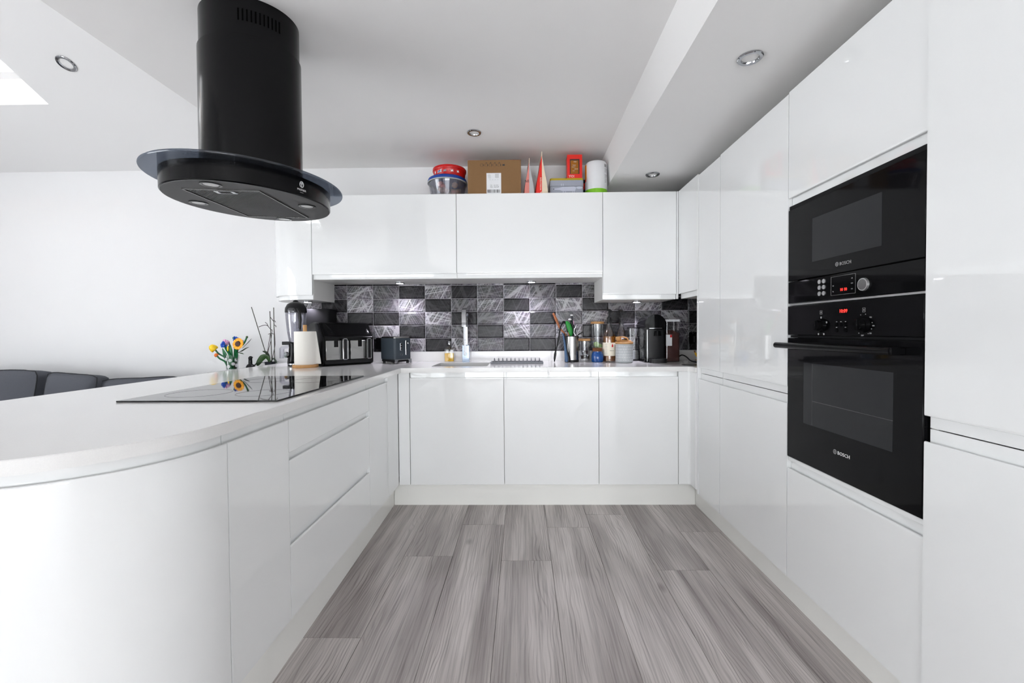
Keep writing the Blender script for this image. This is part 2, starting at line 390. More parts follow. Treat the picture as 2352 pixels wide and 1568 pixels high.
    def build(s, name, material, parent=None, world=False, ang=38):
        me = s.mesh(name, ang)
        if world and parent is not None:
            me.transform((Matrix.Translation(parent.location) @ parent.rotation_euler.to_matrix().to_4x4()).inverted())
        return obj(name, me, material, parent)
def obj(name, me, material=None, parent=None):
    o = bpy.data.objects.new(name, me); COL.objects.link(o)
    if material and not me.materials: me.materials.append(MATS[material])
    if parent: o.parent = parent
    return o
def tag(o, label, cat, group=None):
    o['label'] = label; o['category'] = cat
    if group: o['group'] = group
    return o
def thing(name, label, cat, loc=(0, 0, 0), rz=0, group=None):
    o = bpy.data.objects.new(name, None); COL.objects.link(o); o.location = loc; o.rotation_euler = (0, 0, rz); o.empty_display_size = .05
    return tag(o, label, cat, group)
def struct(o): o['kind'] = 'structure'; return o
def text(string, size, material, parent, M, name='lettering', depth=.0004, world=False, space=1.0):
    cu = bpy.data.curves.new('t', 'FONT'); cu.body = string; cu.size = size; cu.align_x = 'CENTER'; cu.align_y = 'CENTER'; cu.extrude = depth; cu.space_character = space; cu.resolution_u = 2
    t = bpy.data.objects.new('t', cu); COL.objects.link(t); bpy.context.view_layer.update()
    me = bpy.data.meshes.new_from_object(t); bpy.data.objects.remove(t); bpy.data.curves.remove(cu)
    me.name = name; me.transform(M)
    if world and parent is not None: me.transform((Matrix.Translation(parent.location) @ parent.rotation_euler.to_matrix().to_4x4()).inverted())
    me.materials.clear()
    return obj(name, me, material, parent)
def face_nx(x, y, z):      # text plane on a surface looking towards -x
    return Matrix.Translation((x, y, z)) @ Matrix(((0, 0, -1, 0), (-1, 0, 0, 0), (0, 1, 0, 0), (0, 0, 0, 1)))
def face_ny(x, y, z, roll=0):   # surface looking towards -y
    return Matrix.Translation((x, y, z)) @ Matrix(((1, 0, 0, 0), (0, 0, -1, 0), (0, 1, 0, 0), (0, 0, 0, 1))) @ Matrix.Rotation(roll, 4, 'Z')

# ------------------------------------------------------------------ the room
XLW, XRW, YR = -5.0, 1.70, -4.6
MS, Y0S = .5, WY                       # sloped ceiling: rises .5 per metre away from the back wall
YAP = (WY+YR)/2; ZAP = ZC + MS*(Y0S-YAP)     # ridge
def zs(y): return ZC + MS*(Y0S-y)
def zr(y): return ZAP - MS*(YAP-y)

fl = struct(MB().box(XLW-.1, 4.4, YR-.1, WY+.1, -.08, -.0085).build('floor', 'black_matt'))
PW, PL = .2455, 1.29
joints = {0: 2.153, 1: 2.507, 2: 2.113, 3: 2.473, 4: 2.646, 5: 2.029, 6: 2.418, -1: 1.573}
cache = {}
col0 = -18
for c in range(col0, 22):
    x0 = -.6016 + c*PW
    if x0 > 4.3: break
    j = joints.get(c, 1.573 + .43*(c % 3) + .17*((c*7) % 5))
    ys = [j + k*PL for k in range(-7, 4)]
    ys = [YR] + [y for y in ys if YR+.05 < y < WY-.05] + [WY]
    for ya, yb in zip(ys, ys[1:]):
        key = round(yb-ya, 4)
        if key not in cache:
            cache[key] = MB().box(-PW/2+.0005, PW/2-.0005, -(yb-ya)/2+.0005, (yb-ya)/2-.0005, -.008, 0, bev=.0012).mesh('plank')
        p = obj('plank', cache[key], 'plank_wood', fl); p.location = (x0+PW/2, (ya+yb)/2, 0)

wb = struct(MB().box(XLW-.1, XRW+.1, WY, WY+.12, -.08, 5.0).build('wall_back', 'wall_paint'))
struct(MB().box(XRW, XRW+.1, .45, WY+.1, -.08, 3.0).build('wall_right', 'wall_paint'))
struct(MB().box(XRW, 4.4, .35, .45, -.08, 3.0).build('wall_return', 'wall_paint'))
struct(MB().box(4.3, 4.4, YR, .35, -.08, 3.0).build('wall_far_right', 'wall_paint'))
mb = MB()
for a in ((YR-.1, -1.7, -.08, 5.0), (1.3, WY, -.08, 5.0), (-1.7, 1.3, 2.15, 5.0), (-1.7, 1.3, -.08, 0)): mb.box(XLW-.1, XLW, *a)
struct(mb.build('wall_left', 'wall_paint'))
mb = MB()   # rear wall around the windows
y0, y1 = YR-.12, YR
for x0, x1, z0, z1 in ((XLW-.1, -4.7, -.08, 5), (-4.7, -2.1, -.08, .3), (-4.7, -2.1, 2.1, 5), (-2.1, -1.8, -.08, 5), (-1.8, -1.4, -.08, 3), (-1.4, 2.6, -.08, .15), (-1.4, 2.6, 1.75, 3), (2.6, 3.05, -.08, 3), (3.05, 4.1, -.08, 2.13), (3.05, 4.1, 2.34, 3), (4.1, 4.4, -.08, 3)):
    mb.box(x0, x1, y0, y1, z0, z1)
struct(mb.build('wall_rear', 'wall_paint'))
mb = MB().box(-1.81, 4.4, YR-.1, WY+.1, ZC, ZC+.15)
struct(mb.build('ceiling', 'ceiling_paint'))
struct(MB().prism([(-1.81, ZC+.15), (-1.81, 4.8), (-1.71, 4.8), (-1.71, ZC+.15)], 'y', YR, WY).build('wall_gable', 'wall_paint'))
# beam under the flat ceiling, face leaning slightly
struct(MB().prism([(.622, 2.162), (XRW, 2.162), (XRW, ZC), (.600, ZC)], 'y', -.6, WY).build('trim_1', 'ceiling_paint'))
# the pitched ceiling over the sitting area, with two openings
def slope_slab(name, yA, yB, fz, hx0, hx1, hy0, hy1):
    th = .28; mb = MB()
    for x0, x1, a, b in ((XLW, hx0, yA, yB), (hx1, -1.81, yA, yB), (hx0, hx1, yA, hy0), (hx0, hx1, hy1, yB)):
        mb.prism([(a, fz(a)), (b, fz(b)), (b, fz(b)+th), (a, fz(a)+th)], 'x', x0, x1)
    return struct(mb.build(name, 'slope_paint'))
slope_slab('ceiling_slope_front', YAP, WY, zs, -3.95, -3.108, 1.95, 2.846)
slope_slab('ceiling_slope_rear', YR, YAP, zr, -4.7, -4.05, -3.2, -2.5)
def roof_window(n, x0, x1, yA, yB, fz, split):
    w = struct(bpy.data.objects.new('window_%d' % n, None)); COL.objects.link(w)
    o = .17
    def bar(xa, xb, ya, yb, lo, hi, nm, m='frame_white'):
        MB().prism([(ya, fz(ya)+lo), (yb, fz(yb)+lo), (yb, fz(yb)+hi), (ya, fz(ya)+hi)], 'x', xa, xb).build(nm, m, w)
    for a in ((x0, x0+.04, yA, yB), (x1-.04, x1, yA, yB), (x0, x1, yA, yA+.04), (x0, x1, yB-.04, yB)): bar(*a, o, o+.06, 'frame')
    if split: bar(x0+.04, x1-.04, split, split+.045, o-.02, o+.05, 'vent_bar', 'pine')
    bar(x0+.03, x1-.03, yA+.03, yB-.03, o+.03, o+.036, 'pane', 'window_pane')
roof_window(1, -3.95, -3.108, 1.95, 2.846, zs, 2.33)
roof_window(2, -4.7, -4.05, -3.2, -2.5, zr, None)
def glazing(n, x0, x1, z0, z1, cols):
    w = struct(bpy.data.objects.new('window_%d' % n, None)); COL.objects.link(w); f = .055
    for a in ((x0, x1, z0, z0+f), (x0, x1, z1-f, z1)): MB().box(a[0], a[1], YR-.09, YR-.03, a[2], a[3]).build('rail', 'frame_white', w)
    for k in range(cols+1):
        x = x0 + (x1-x0-f)*k/cols; MB().box(x, x+f, YR-.09, YR-.03, z0+f, z1-f).build('mullion', 'frame_white', w)
        if k < cols: MB().box(x+f, x+(x1-x0-f)/cols, YR-.065, YR-.059, z0+f, z1-f).build('pane', 'window_pane', w)
w = struct(bpy.data.objects.new('door_1', None)); COL.objects.link(w)
for a in ((-1.7, 1.3, 0, .055), (-1.7, 1.3, 2.095, 2.15)): MB().box(XLW-.08, XLW-.03, *a).build('rail', 'frame_white', w)
for k in range(4):
    y = -1.7+.98*k; MB().box(XLW-.08, XLW-.03, y, y+.06, .055, 2.095).build('mullion', 'frame_white', w)
    if k < 3: MB().box(XLW-.058, XLW-.052, y+.06, y+.98, .055, 2.095).build('pane', 'window_pane', w)
glazing(4, -4.7, -2.1, .3, 2.1, 3); glazing(6, -1.4, 2.6, .15, 1.75, 4); glazing(5, 3.05, 4.1, 2.13, 2.34, 3)  # the two large rear windows are added openings for the fill lamps

# splashback tiles on the back wall
GB = MB().box(-1.7558, XRW, WY-.0035, WY+.001, .96, 1.56).build('grout_bed', 'grout', wb)
TW, TH, TX0, TZ0 = .2015, .1015, -1.1513, .9707
def tile_mesh(w, h):
    g = .0013; x, z = w/2-g, h/2-g; bx, bz, dp = x-.0085, z-.0085, .0045
    v = [(-x, 0, -z), (x, 0, -z), (x, 0, z), (-x, 0, z), (-x, -.0035, -z), (x, -.0035, -z), (x, -.0035, z), (-x, -.0035, z), (-bx, -.0035-dp, -bz), (bx, -.0035-dp, -bz), (bx, -.0035-dp, bz), (-bx, -.0035-dp, bz)]
    f = [(3, 2, 1, 0)] + [(a, (a+1) % 4, 4+(a+1) % 4, 4+a) for a in range(4)] + [(4+a, 4+(a+1) % 4, 8+(a+1) % 4, 8+a) for a in range(4)] + [(8, 9, 10, 11)]
    return MB().faces(v, f).mesh('tile', 10)
TM = tile_mesh(TW, TH)
# tone of every tile: D dark, G mid, L pale   (columns from the left, rows from the top)
rows = ['GDDDLGGLDDLGDGLDG', 'LGLGDLDGLGDGDLGDG', 'LDLGLDGLDGLDGLDGL', 'GGDDGLDGLDGLDGLDG', 'DLGLDGGDLGLDDGLGD', 'GDLDLDLGDDGGLDGDG']
tones = {'D': ((.013, .012, .014), .07), 'G': ((.070, .068, .073), .34), 'L': ((.125, .121, .130), .85)}
for r in range(6):
    for c in range(17):
        t = obj('tile', TM, 'scratched_tile', wb)
        t.location = (TX0 + (c-3+.5)*TW, WY-.0005, TZ0 + (5-r+.5)*TH)
        (a, b_, c_), al = tones[rows[r][c]]; k = random.uniform(.88, 1.15); t.color = (a*k, b_*k, c_*k, al*random.uniform(.85, 1.1))

# ------------------------------------------------------------------ cabinets
def jprof(zb, zt, flip=False, lip=.032, th=.022):
    zl = zt-lip
    p = [(th, zb), (.0015, zb), (0, zb+.0015), (0, zl-.008), (0, zl-.004), (.0011, zl-.0012), (.004, zl), (.007, zl-.0012), (.0085, zl-.005), (.0095, zl-.011), (.0125, zl-.014), (.0155, zl-.011), (.0165, zl-.004), (.0165, zt), (th, zt)]
    return [(d, zb+zt-z) for d, z in p] if flip else p
def plain(zb, zt, th=.022, b=.0015): return [(th, zb), (b, zb), (0, zb+b), (0, zt-b), (b, zt), (th, zt)]
def path(face, plane, s0, s1):
    n = {'-y': (0, -1), '+x': (1, 0), '-x': (-1, 0)}[face]
    return [((s, plane) if face == '-y' else (plane, s)) + n for s in (s0, s1)]
def carcass(face, plane, s0, s1, depth, z0, z1, top=True, t=.018, off=.0235):
    mb = MB()
    def bx(a0, a1, d0, d1, za, zb):
        if face == '-y': mb.box(a0, a1, plane+d0, plane+d1, za, zb)
        elif face == '+x': mb.box(plane-d1, plane-d0, a0, a1, za, zb)
        else: mb.box(plane+d0, plane+d1, a0, a1, za, zb)
    bx(s0, s0+t, off, depth, z0, z1); bx(s1-t, s1, off, depth, z0, z1); bx(s0+t, s1-t, off, depth, z0, z0+t)
    bx(s0+t, s1-t, depth-t, depth, z0+t, z1)
    if top: bx(s0+t, s1-t, off, depth-t, z1-t, z1)
    return mb
G = .0019
def unit(name, label, face, plane, s0, s1, depth, z0, z1, fronts, top=True, cat='cabinet', group=None):
    loc = ((s0+s1)/2, plane+depth/2, z0) if face == '-y' else (plane+(-depth/2 if face == '+x' else depth/2), (s0+s1)/2, z0)
    t = thing(name, label, cat, loc, 0, group)
    carcass(face, plane, s0, s1, depth, z0, z1, top).build('carcass', 'carcass_white', t, True)
    for nm, za, zb, kind in fronts:
        pr = plain(za, zb) if kind == 'p' else jprof(za, zb, kind == 'f', .032 if kind != 's' else .024)
        MB().sweep(pr, path(face, plane, s0+G, s1-G)).build(nm, 'gloss_white', t, True, 30)
    return t
GB_ = 'handleless gloss white base units'
A = -.7194
unit('base_cabinet', 'gloss white base cabinet below the sink, leftmost of the three back doors', '-y', D, A, A+.6, .585, ZB, ZT, [('door', ZB, ZT, 'j')], top=False)
unit('base_cabinet', 'gloss white base cabinet below the drying rack, middle of the three back doors', '-y', D, A+.6, A+1.2, .585, ZB, ZT, [('door', ZB, ZT, 'j')])
unit('base_cabinet', 'narrower gloss white base cabinet below the bottles, rightmost of the three back doors', '-y', D, A+1.2, A+1.7, .585, ZB, ZT, [('door', ZB, ZT, 'j')])
tag(MB().box(XL+.002, A-G, D, D+.022, ZB, ZT, .001).build('filler_panel', 'gloss_white'), 'gloss white filler strip in the inner corner left of the sink cabinet', 'panel')
mb = MB().sweep(plain(ZB, ZT), path('-y', D, A+1.7+G, 1.040))
mb.sweep(plain(ZB, ZT), [(1.040, D, 0, -1), (1.048, D-.002, -.4, -.92), (1.0535, D-.007, -.92, -.4), (1.0555, D-.015, -1, 0), (1.0555, 2.663, -1, 0)])
tag(mb.build('filler_panel', 'gloss_white'), 'gloss white curved corner post between back doors and tall units', 'panel')
# peninsula run, fronts facing the aisle
unit('base_cabinet', 'slim gloss white base cabinet in the peninsula next to the inner corner', '+x', XL, 2.2225, 2.5345, .56, ZB, ZT, [('door', ZB, ZT, 'j')])
tag(MB().box(XL-.022, XL, 2.5345+G, D-.002, ZB, ZT, .001).build('filler_panel', 'gloss_white'), 'gloss white corner strip at the back end of the peninsula', 'panel')
unit('drawer_unit', 'gloss white three-drawer unit under the hob in the peninsula', '+x', XL, 1.4535, 2.2225, .56, ZB, ZT, [('drawer_front', .719, ZT, 'j'), ('drawer_front', .4275, .716, 's'), ('drawer_front', ZB, .4245, 's')], cat='drawers')
unit('base_cabinet', 'slim gloss white base cabinet between drawers and curved peninsula end', '+x', XL, 1.149, 1.4535, .56, ZB, ZT, [('door', ZB, ZT, 'j')])
CX, CY, CR = -1.1385, 1.125, .345
def arc(cx, cy, r, a0, a1, n=20): return [(cx+r*math.cos(R(a)), cy+r*math.sin(R(a)), math.cos(R(a)), math.sin(R(a))) for a in [a0+(a1-a0)*k/n for k in range(n+1)]]
t = thing('curved_cabinet', 'curved gloss white end cabinet at the near end of the peninsula', 'cabinet', (-1.1, 1.0, ZB))
pts = [(XL-.024, 1.1485)] + [(x, y) for x, y, _, _ in arc(CX, CY, CR-.024, 0, -90)] + [(-1.3535, CY-CR+.024), (-1.3535, 1.1485)]
MB().prism(pts, 'z', ZB+.001, ZT-.001).build('carcass', 'carcass_white', t, True)
MB().sweep(jprof(ZB, ZT), [(XL, 1.1475, 1, 0)] + arc(CX, CY, CR, 0, -90, 28) + [(-1.14, CY-CR, 0, -1)]).build('curved_door', 'gloss_white', t, True, 30)
MB().sweep(plain(ZB, ZT), [(-1.142, CY-CR, 0, -1), (-1.3535, CY-CR, 0, -1)]).build('end_panel', 'gloss_white', t, True)
tag(MB().box(-1.3755, -1.3545, .80, 3.335, 0, ZT, .001).build('bar_panel', 'gloss_white'), 'gloss white panel backing the peninsula on the sofa side', 'panel')
# plinths
tag(MB().box(-.838, 1.1055, 2.7955, 2.811, 0, ZB-.001).build('plinth', 'plinth_white'), 'white plinth along the floor under the three back doors', 'plinth')
px = [(-.8395, 2.795, 1, .02), (-.812, 1.34, 1, .02)]
tag(MB().sweep(plain(0, ZB-.001, .016, .001), px).build('plinth', 'plinth_white'), 'straight white plinth under the peninsula drawers', 'plinth')
tag(MB().sweep(plain(0, ZB-.001, .016, .001), [(-.8105, 1.338, 1, 0), (-.8105, CY, 1, 0)] + arc(CX, CY, .328, 0, -90, 16)[1:] + [(-1.35, CY-.328, 0, -1)]).build('plinth', 'plinth_white'), 'curved white plinth round the near end of the peninsula', 'plinth')
tag(MB().box(1.106, 1.122, .56, 2.7945, 0, .122, .001).build('plinth', 'plinth_white'), 'white plinth under the tall units on the right', 'plinth')
# tall run
TD = .62; ZBT = .124
unit('tall_cabinet', 'slim gloss white tall cabinet nearest the back corner', '-x', XR, 2.361, 2.645, TD, ZBT, ZTALL-.012, [('lower_door', ZBT, .8605, 'j'), ('upper_door', .8635, ZTALL-.012, 'f')])
unit('tall_cabinet', 'wide gloss white tall cabinet left of the ovens', '-x', XR, 1.762, 2.361, TD, ZBT, ZTALL-.006, [('lower_door', ZBT, .8605, 'j'), ('upper_door', .8635, ZTALL-.006, 'f')])
oh = thing('oven_housing', 'gloss white tall housing around the built-in black ovens', 'cabinet', (XR+.3, 1.4625, ZBT))
mb = MB()
for y in (1.163, 1.744): mb.box(XR+.0235, XR+TD, y, y+.018, ZBT, ZTALL)
for z in (ZBT, .598, 1.226 if 0 else 1.612, ZTALL-.018): mb.box(XR+.0235, XR+TD, 1.181, 1.744, z, z+.016)
mb.box(XR+TD-.016, XR+TD, 1.181, 1.744, ZBT+.016, ZTALL-.018)
mb.build('carcass', 'carcass_white', oh, True)
MB().sweep(jprof(1.6125, ZTALL, True), path('-x', XR, 1.163+G, 1.762-G)).build('flap_door', 'gloss_white', oh, True, 30)
MB().sweep(jprof(ZBT, .597, False, .028), path('-x', XR, 1.163+G, 1.762-G)).build('drawer_front', 'gloss_white', oh, True, 30)
MB().sweep(plain(.5985, .6145, .022), path('-x', XR+.004, 1.163+G, 1.762-G)).build('filler_strip', 'gloss_white', oh, True, 30)
unit('fridge_housing', 'gloss white tall fridge housing at the right edge, nearest the camera', '-x', XR-.006, .563, 1.1615, TD, ZBT, ZTALL, [('lower_door', ZBT, .861, 'j'), ('upper_door', .864, ZTALL, 'f')])
tag(MB().box(XR-.004, XRW-.002, 2.647, 2.661, .124, ZTALL-.012, .0008).build('end_panel', 'gloss_white'), 'tall gloss white end panel where worktop meets tall units', 'panel')
tag(MB().box(XR-.004, XRW-.002, .545, .561, 0, ZTALL, .0008).build('end_panel', 'gloss_white'), 'tall gloss white end panel beyond the fridge housing', 'panel')
# wall units
WD = WY-DW-.004
w0 = -1.4476
unit('wall_cabinet', 'wide gloss white wall cabinet right of the curved one', '-y', DW, w0, w0+1, WD, 1.490, UW, [('door', 1.4905, UW, 's' if 0 else 'f')])
unit('wall_cabinet', 'wide gloss white wall cabinet under the cardboard box', '-y', DW, w0+1, w0+2, WD, 1.490, UW, [('door', 1.4905, UW, 'f')])
unit('wall_cabinet', 'tall narrow gloss white wall cabinet under the beam', '-y', DW, w0+2, w0+2.5, WD, 1.336, UW, [('door', 1.3365, UW, 'f')])
tag(MB().box(w0+2.5+G, XR, DW+.001, DW+.021, 1.336, UW, .001).build('filler_panel', 'gloss_white'), 'narrow gloss white filler strip beside the narrow wall cabinet', 'panel')
unit('wall_cabinet', 'gloss white corner wall cabinet facing left beside the tall units', '-x', XR, 2.664, 2.984, TD, 1.336, UW, [('door', 1.3365, UW, 'f')])
t = thing('curved_wall_cabinet', 'curved gloss white wall cabinet at the left end, above the blender', 'cabinet', (-1.6, 3.15, 1.352))
ccx, ccy, cr = -1.54, DW+.28, .28
pts = [(w0-.001, DW+.024)] + [(x, y) for x, y, _, _ in arc(ccx, ccy, cr-.024, -90, -180)] + [(ccx-cr+.024, WY-.004), (w0-.001, WY-.004)]
MB().prism(pts, 'z', 1.3525, UW).build('carcass', 'carcass_white', t, True)
MB().sweep(jprof(1.353, UW, True, .028), [(w0-.002, DW, 0, -1)] + arc(ccx, ccy, cr, -90, -180, 24) + [(ccx-cr, WY-.004, -1, 0)]).build('curved_door', 'gloss_white', t, True, 30)

# under-cabinet spots
def under_spot(x, y, z, label):
    t = thing('under_cabinet_light', label, 'light', (x, y, z), 0, 'round lights under the wall cabinets')
    MB().lathe([(.0335, 0), (.0335, -.006), (.031, -.009), (.026, -.009), (.026, -.004), (0, -.004)]).build('bezel', 'chrome', t)
    MB().lathe([(.0255, -.0045), (.0255, -.0085), (0, -.0085)]).build('lens', 'led_on', t)
    l = bpy.data.lights.new('spot', 'SPOT'); l.energy = 9; l.color = (.9, .86, 1); l.spot_size = R(125); l.spot_blend = .6; l.shadow_soft_size = .022
    lo = bpy.data.objects.new('lamp', l); COL.objects.link(lo); lo.parent = t; lo.location = (0, 0, -.012)
under_spot(-.905, 3.215, 1.490, 'lit round spot under the wide wall cabinet above the toaster')
under_spot(.07, 3.215, 1.490, 'lit round spot under the wide wall cabinet above the drying rack')
under_spot(.835, 3.19, 1.336, 'lit round spot under the narrow wall cabinet above the coffee machine')
under_spot(-1.572, 3.17, 1.3525, 'lit round spot under the curved wall cabinet above the blender')

# ------------------------------------------------------------------ worktops, sink, hob
def slab(mb, pts, z0, z1, b=.002):
    """polygon slab with a small chamfer on its top edge"""
    n = len(pts); ins = []
    for i in range(n):
        p, a, c = Vector(pts[i]), Vector(pts[i-1]), Vector(pts[(i+1) % n])
        d1, d2 = (p-a).normalized(), (c-p).normalized(); n1, n2 = Vector((-d1.y, d1.x)), Vector((-d2.y, d2.x)); q = (n1+n2)
        ins.append(tuple(p + q*(b/max(.2, 1+n1.dot(n2)))))
    return mb.loft([(pts, z0), (pts, z1-b), (ins, z1)])
ZU = ZT+.0015
WR, WXc, WYc = .37, -1.14, 1.10
P = [(-.7725, 2.7255)] if 0 else []
pen = [(-.7705, WY-.012)] if 0 else None
pts = [(-.7705, 2.7265), (-.7705, WY-.001), (-1.82, WY-.001), (-1.82, 1.10)]
pts += [(-1.45+.37*math.cos(R(a)), 1.10+.37*math.sin(R(a))) for a in range(184, 270, 4)]
pts += [(WXc+WR*math.cos(R(a)), WYc+WR*math.sin(R(a))) for a in range(270, 361, 3)]
tag(slab(MB(), pts, ZU, ZW).build('peninsula_worktop', 'quartz'), 'white speckled quartz peninsula worktop with a rounded near end', 'worktop')
SX0, SX1, SY0, SY1 = -.602, -.2335, 2.849, 3.18
mb = MB(); x0, x1, y0, y1 = -.7695, XRW-.001, 2.7265, WY-.001
for a in ((x0, SX0, y0, y1), (SX1, 1.03, y0, y1), (SX0, SX1, y0, SY0), (SX0, SX1, SY1, y1)): mb.box(a[0], a[1], a[2], a[3], ZU, ZW)
mb.prism([(1.03, y1), (1.03, y0)] + [(1.03+.022*math.sin(R(a)), y0-.04+.04*math.cos(R(a))) for a in (20, 45, 70, 90)] + [(1.052, 2.6625), (x1, 2.6625), (x1, y1)], 'z', ZU, ZW)
tag(mb.build('back_worktop', 'quartz'), 'white quartz worktop along the tiled wall, holding the sink', 'worktop')
tag(MB().box(-1.7558, XRW-.001, WY-.0135, WY-.0015, ZW, TZ0-.001, .001).build('worktop_upstand', 'quartz'), 'low white quartz upstand running beneath the tiles', 'upstand')

t = thing('sink', 'undermounted rectangular steel sink in the back worktop', 'sink', ((SX0+SX1)/2, (SY0+SY1)/2, ZU-.2))
sx, sy, sd = (SX1-SX0)/2+.003, (SY1-SY0)/2+.003, .195
mb = MB(); th = .003
for a in ((-sx-th, -sx, -sy-th, sy+th), (sx, sx+th, -sy-th, sy+th), (-sx, sx, -sy-th, -sy), (-sx, sx, sy, sy+th)): mb.box(*a, .2-sd, .1985)
mb.box(-sx-th, sx+th, -sy-th, sy+th, .2-sd-th, .2-sd); mb.build('bowl', 'sink_steel', t)
MB().lathe([(.045, .0005), (.045, .004), (.038, .005), (.03, .002), (0, .002)], (0, 0, .2-sd)).build('drain', 'chrome', t)

t = thing('induction_hob', 'black glass induction hob set flat on the peninsula worktop', 'hob', (-1.093, 1.832, ZW))
MB().box(-.2735, .2735, -.397, .397, .0002, .0055, .0012).build('glass_plate', 'hob_glass', t)
for x, y, r in ((-.12, -.22, .105), (.12, -.22, .09), (-.12, .2, .09), (.12, .2, .105)):
    MB().lathe([(r, .0056), (r, .0058), (r-.002, .0058), (r-.002, .0056), (r, .0056)], (x, y, 0), 40, cap=False).build('zone_ring', 'zone_grey', t)

# ------------------------------------------------------------------ downlights
def downlight(loc, label, normal=(0, 0, -1), s=1.0):
    t = thing('downlight', label, 'light', loc, 0, 'recessed ceiling downlights')
    M = Vector(normal).to_track_quat('Z', 'Y').to_matrix().to_4x4()
    MB().mtx(M).lathe([(.047*s, -.002), (.047*s, .003), (.044*s, .006), (.033*s, .005), (.029*s, -.004), (.029*s, -.012), (.047*s, -.002)], seg=40, cap=False).build('ring', 'chrome', t)
    MB().mtx(M).lathe([(.0285*s, -.011), (.026*s, -.006), (0, -.004)], seg=32).build('lens', 'led_off', t)
    for k in range(3):
        a = 2.09*k; MB().mtx(M).cyl((.011*s*math.cos(a), .011*s*math.sin(a), -.005), .0055*s, .003, 12).build('led', 'print_white', t)
downlight((-.2973, 2.778, ZC-.001), 'chrome downlight in the flat ceiling above the sink', s=.95)
downlight((.8752, 1.691, 2.161), 'chrome downlight in the beam nearer the camera, above the ovens', s=.97)
downlight((.8742, 2.9287, 2.161), 'chrome downlight in the beam above the narrow wall cabinet', s=.97)
downlight((-2.737, 2.611, zs(2.611)-.001), 'chrome downlight in the sloped ceiling beside the roof window', (0, -.447, -.894), 1.05)

# ------------------------------------------------------------------ cooker hood
hx, hy = -1.079, 1.744
t = thing('cooker_hood', 'black oval island cooker hood with glass rim hanging above the hob', 'cooker hood', (hx, hy, 1.644), 0)
TILT = Matrix.Rotation(.045, 4, 'X') @ Matrix.Rotation(.02, 4, 'Y') @ Matrix.Rotation(.104, 4, 'Z')
def tl(): return MB().mtx(TILT)
tl().lathe([(1, .002), (.998, 0), (0, 0)] if 0 else [(0, .0), (.988, 0), (1, .003), (1, .068), (0, .068)], seg=72, sx=.28, sy=.331).build('canopy_drum', 'black_satin', t)
tl().lathe([(0, -.0015), (.985, -.0015), (.985, .0005), (0, .0005)], seg=72, sx=.28, sy=.331).build('underside', 'hood_under', t)
tl().lathe([(0, .0685), (.996, .0685), (1, .071), (1, .074), (.996, .0765), (0, .0765)], seg=80, sx=.329, sy=.393).build('glass_rim', 'hood_glass', t)
tl().lathe([(0, .0688), (.985, .0688), (.985, .0762), (0, .0762)], seg=72, sx=.265, sy=.31).build('glass_backing', 'black_satin', t)
fr = tl(); fa, fb = .131, .223
for a in ((-fa, fa, -fb, -fb+.003), (-fa, fa, fb-.003, fb), (-fa, -fa+.003, -fb, fb), (fa-.003, fa, -fb, fb)): fr.box(*a, -.006, -.0016)
fr.build('filter_frame', 'steel', t)
tl().box(-fa+.007, fa-.007, -fb+.007, fb-.007, -.004, -.0017).build('grease_filter', 'filter_mesh', t)
tl().box(-.035, .035, -fb+.012, -fb+.045, -.0065, -.0042, .001).build('filter_latch', 'chrome', t)
tl().box(-.02, .02, -fb+.018, -fb+.038, -.0072, -.0066).build('latch_recess', 'black_matt', t)
for x, y in ((0, -.281), (-.208, 0), (.208, 0), (0, .281)):
    tl().lathe([(.033, -.0016), (.033, -.0042), (.025, -.0042), (.025, -.0016)], (x, y, 0), 32, cap=False).build('lamp_ring', 'black_satin', t)
    tl().lathe([(.0245, -.0017), (.023, -.0034), (0, -.004)], (x, y, 0), 28).build('lamp_lens', 'led_off', t)
# chimney, two telescopic sleeves and slots
cxo, cyo = -1.102-hx, 1.784-hy
MB().lathe([(1, .075), (1, .598), (.985, .6), (.97, .598), (.97, .075)], (cxo, cyo, 0), 64, .188, .167, cap=False).build('lower_sleeve', 'black_satin', t)
MB().lathe([(1, .55), (1, ZC-1.644-.0005)], (cxo, cyo, 0), 64, .1822, .1612).build('upper_sleeve', 'black_satin', t)
for k in range(11):
    a = R(-74 + 4.6*k); x, y = .1822*math.cos(a), .1612*math.sin(a); nz = math.atan2(math.sin(a)/.1612, math.cos(a)/.1822)
    MB().at((cxo+x, cyo+y, .672), nz).box(-.001, .0004, -.0028, .0028, -.022, .022).build('vent_slot', 'void_black', t)
# control buttons, maker's mark on the drum
def drum(a, z):
    x, y = .28*math.cos(a), .331*math.sin(a); n = Vector((math.cos(a)/.28, math.sin(a)/.331, 0)).normalized()
    right = Vector((-n.y, n.x, 0))
    return TILT @ Matrix.Translation((x+n.x*.0004, y+n.y*.0004, z)) @ Matrix((tuple(right)+(0,), (0, 0, 1, 0), tuple(n)+(0,), (0, 0, 0, 1))).transposed()
am = R(-28)
text('PREMIER', .0098, 'print_white', t, drum(am, .022), 'lettering', .0003, space=1.15)
text('RANGE', .004, 'print_grey', t, drum(am, .013), 'lettering', .0003, space=1.3)
MB().mtx(drum(am, .042)).tube([(.0085*math.cos(R(a)), .011*math.sin(R(a)), .0004) for a in range(-60, 250, 20)], .0013, 5).tube([(0, -.012, .0004), (0, .004, .0004)], .0013, 5).tube([(.0035*math.cos(R(a)), .004+.0035*math.sin(R(a)), .0004) for a in range(0, 361, 40)], .001, 5).build('emblem', 'print_white', t)
for k in range(5):
    MB().mtx(drum(R(4+3.3*k), .036)).box(-.0045, .0045, -.0012, .0012, 0, .001).build('touch_button', 'print_grey', t)

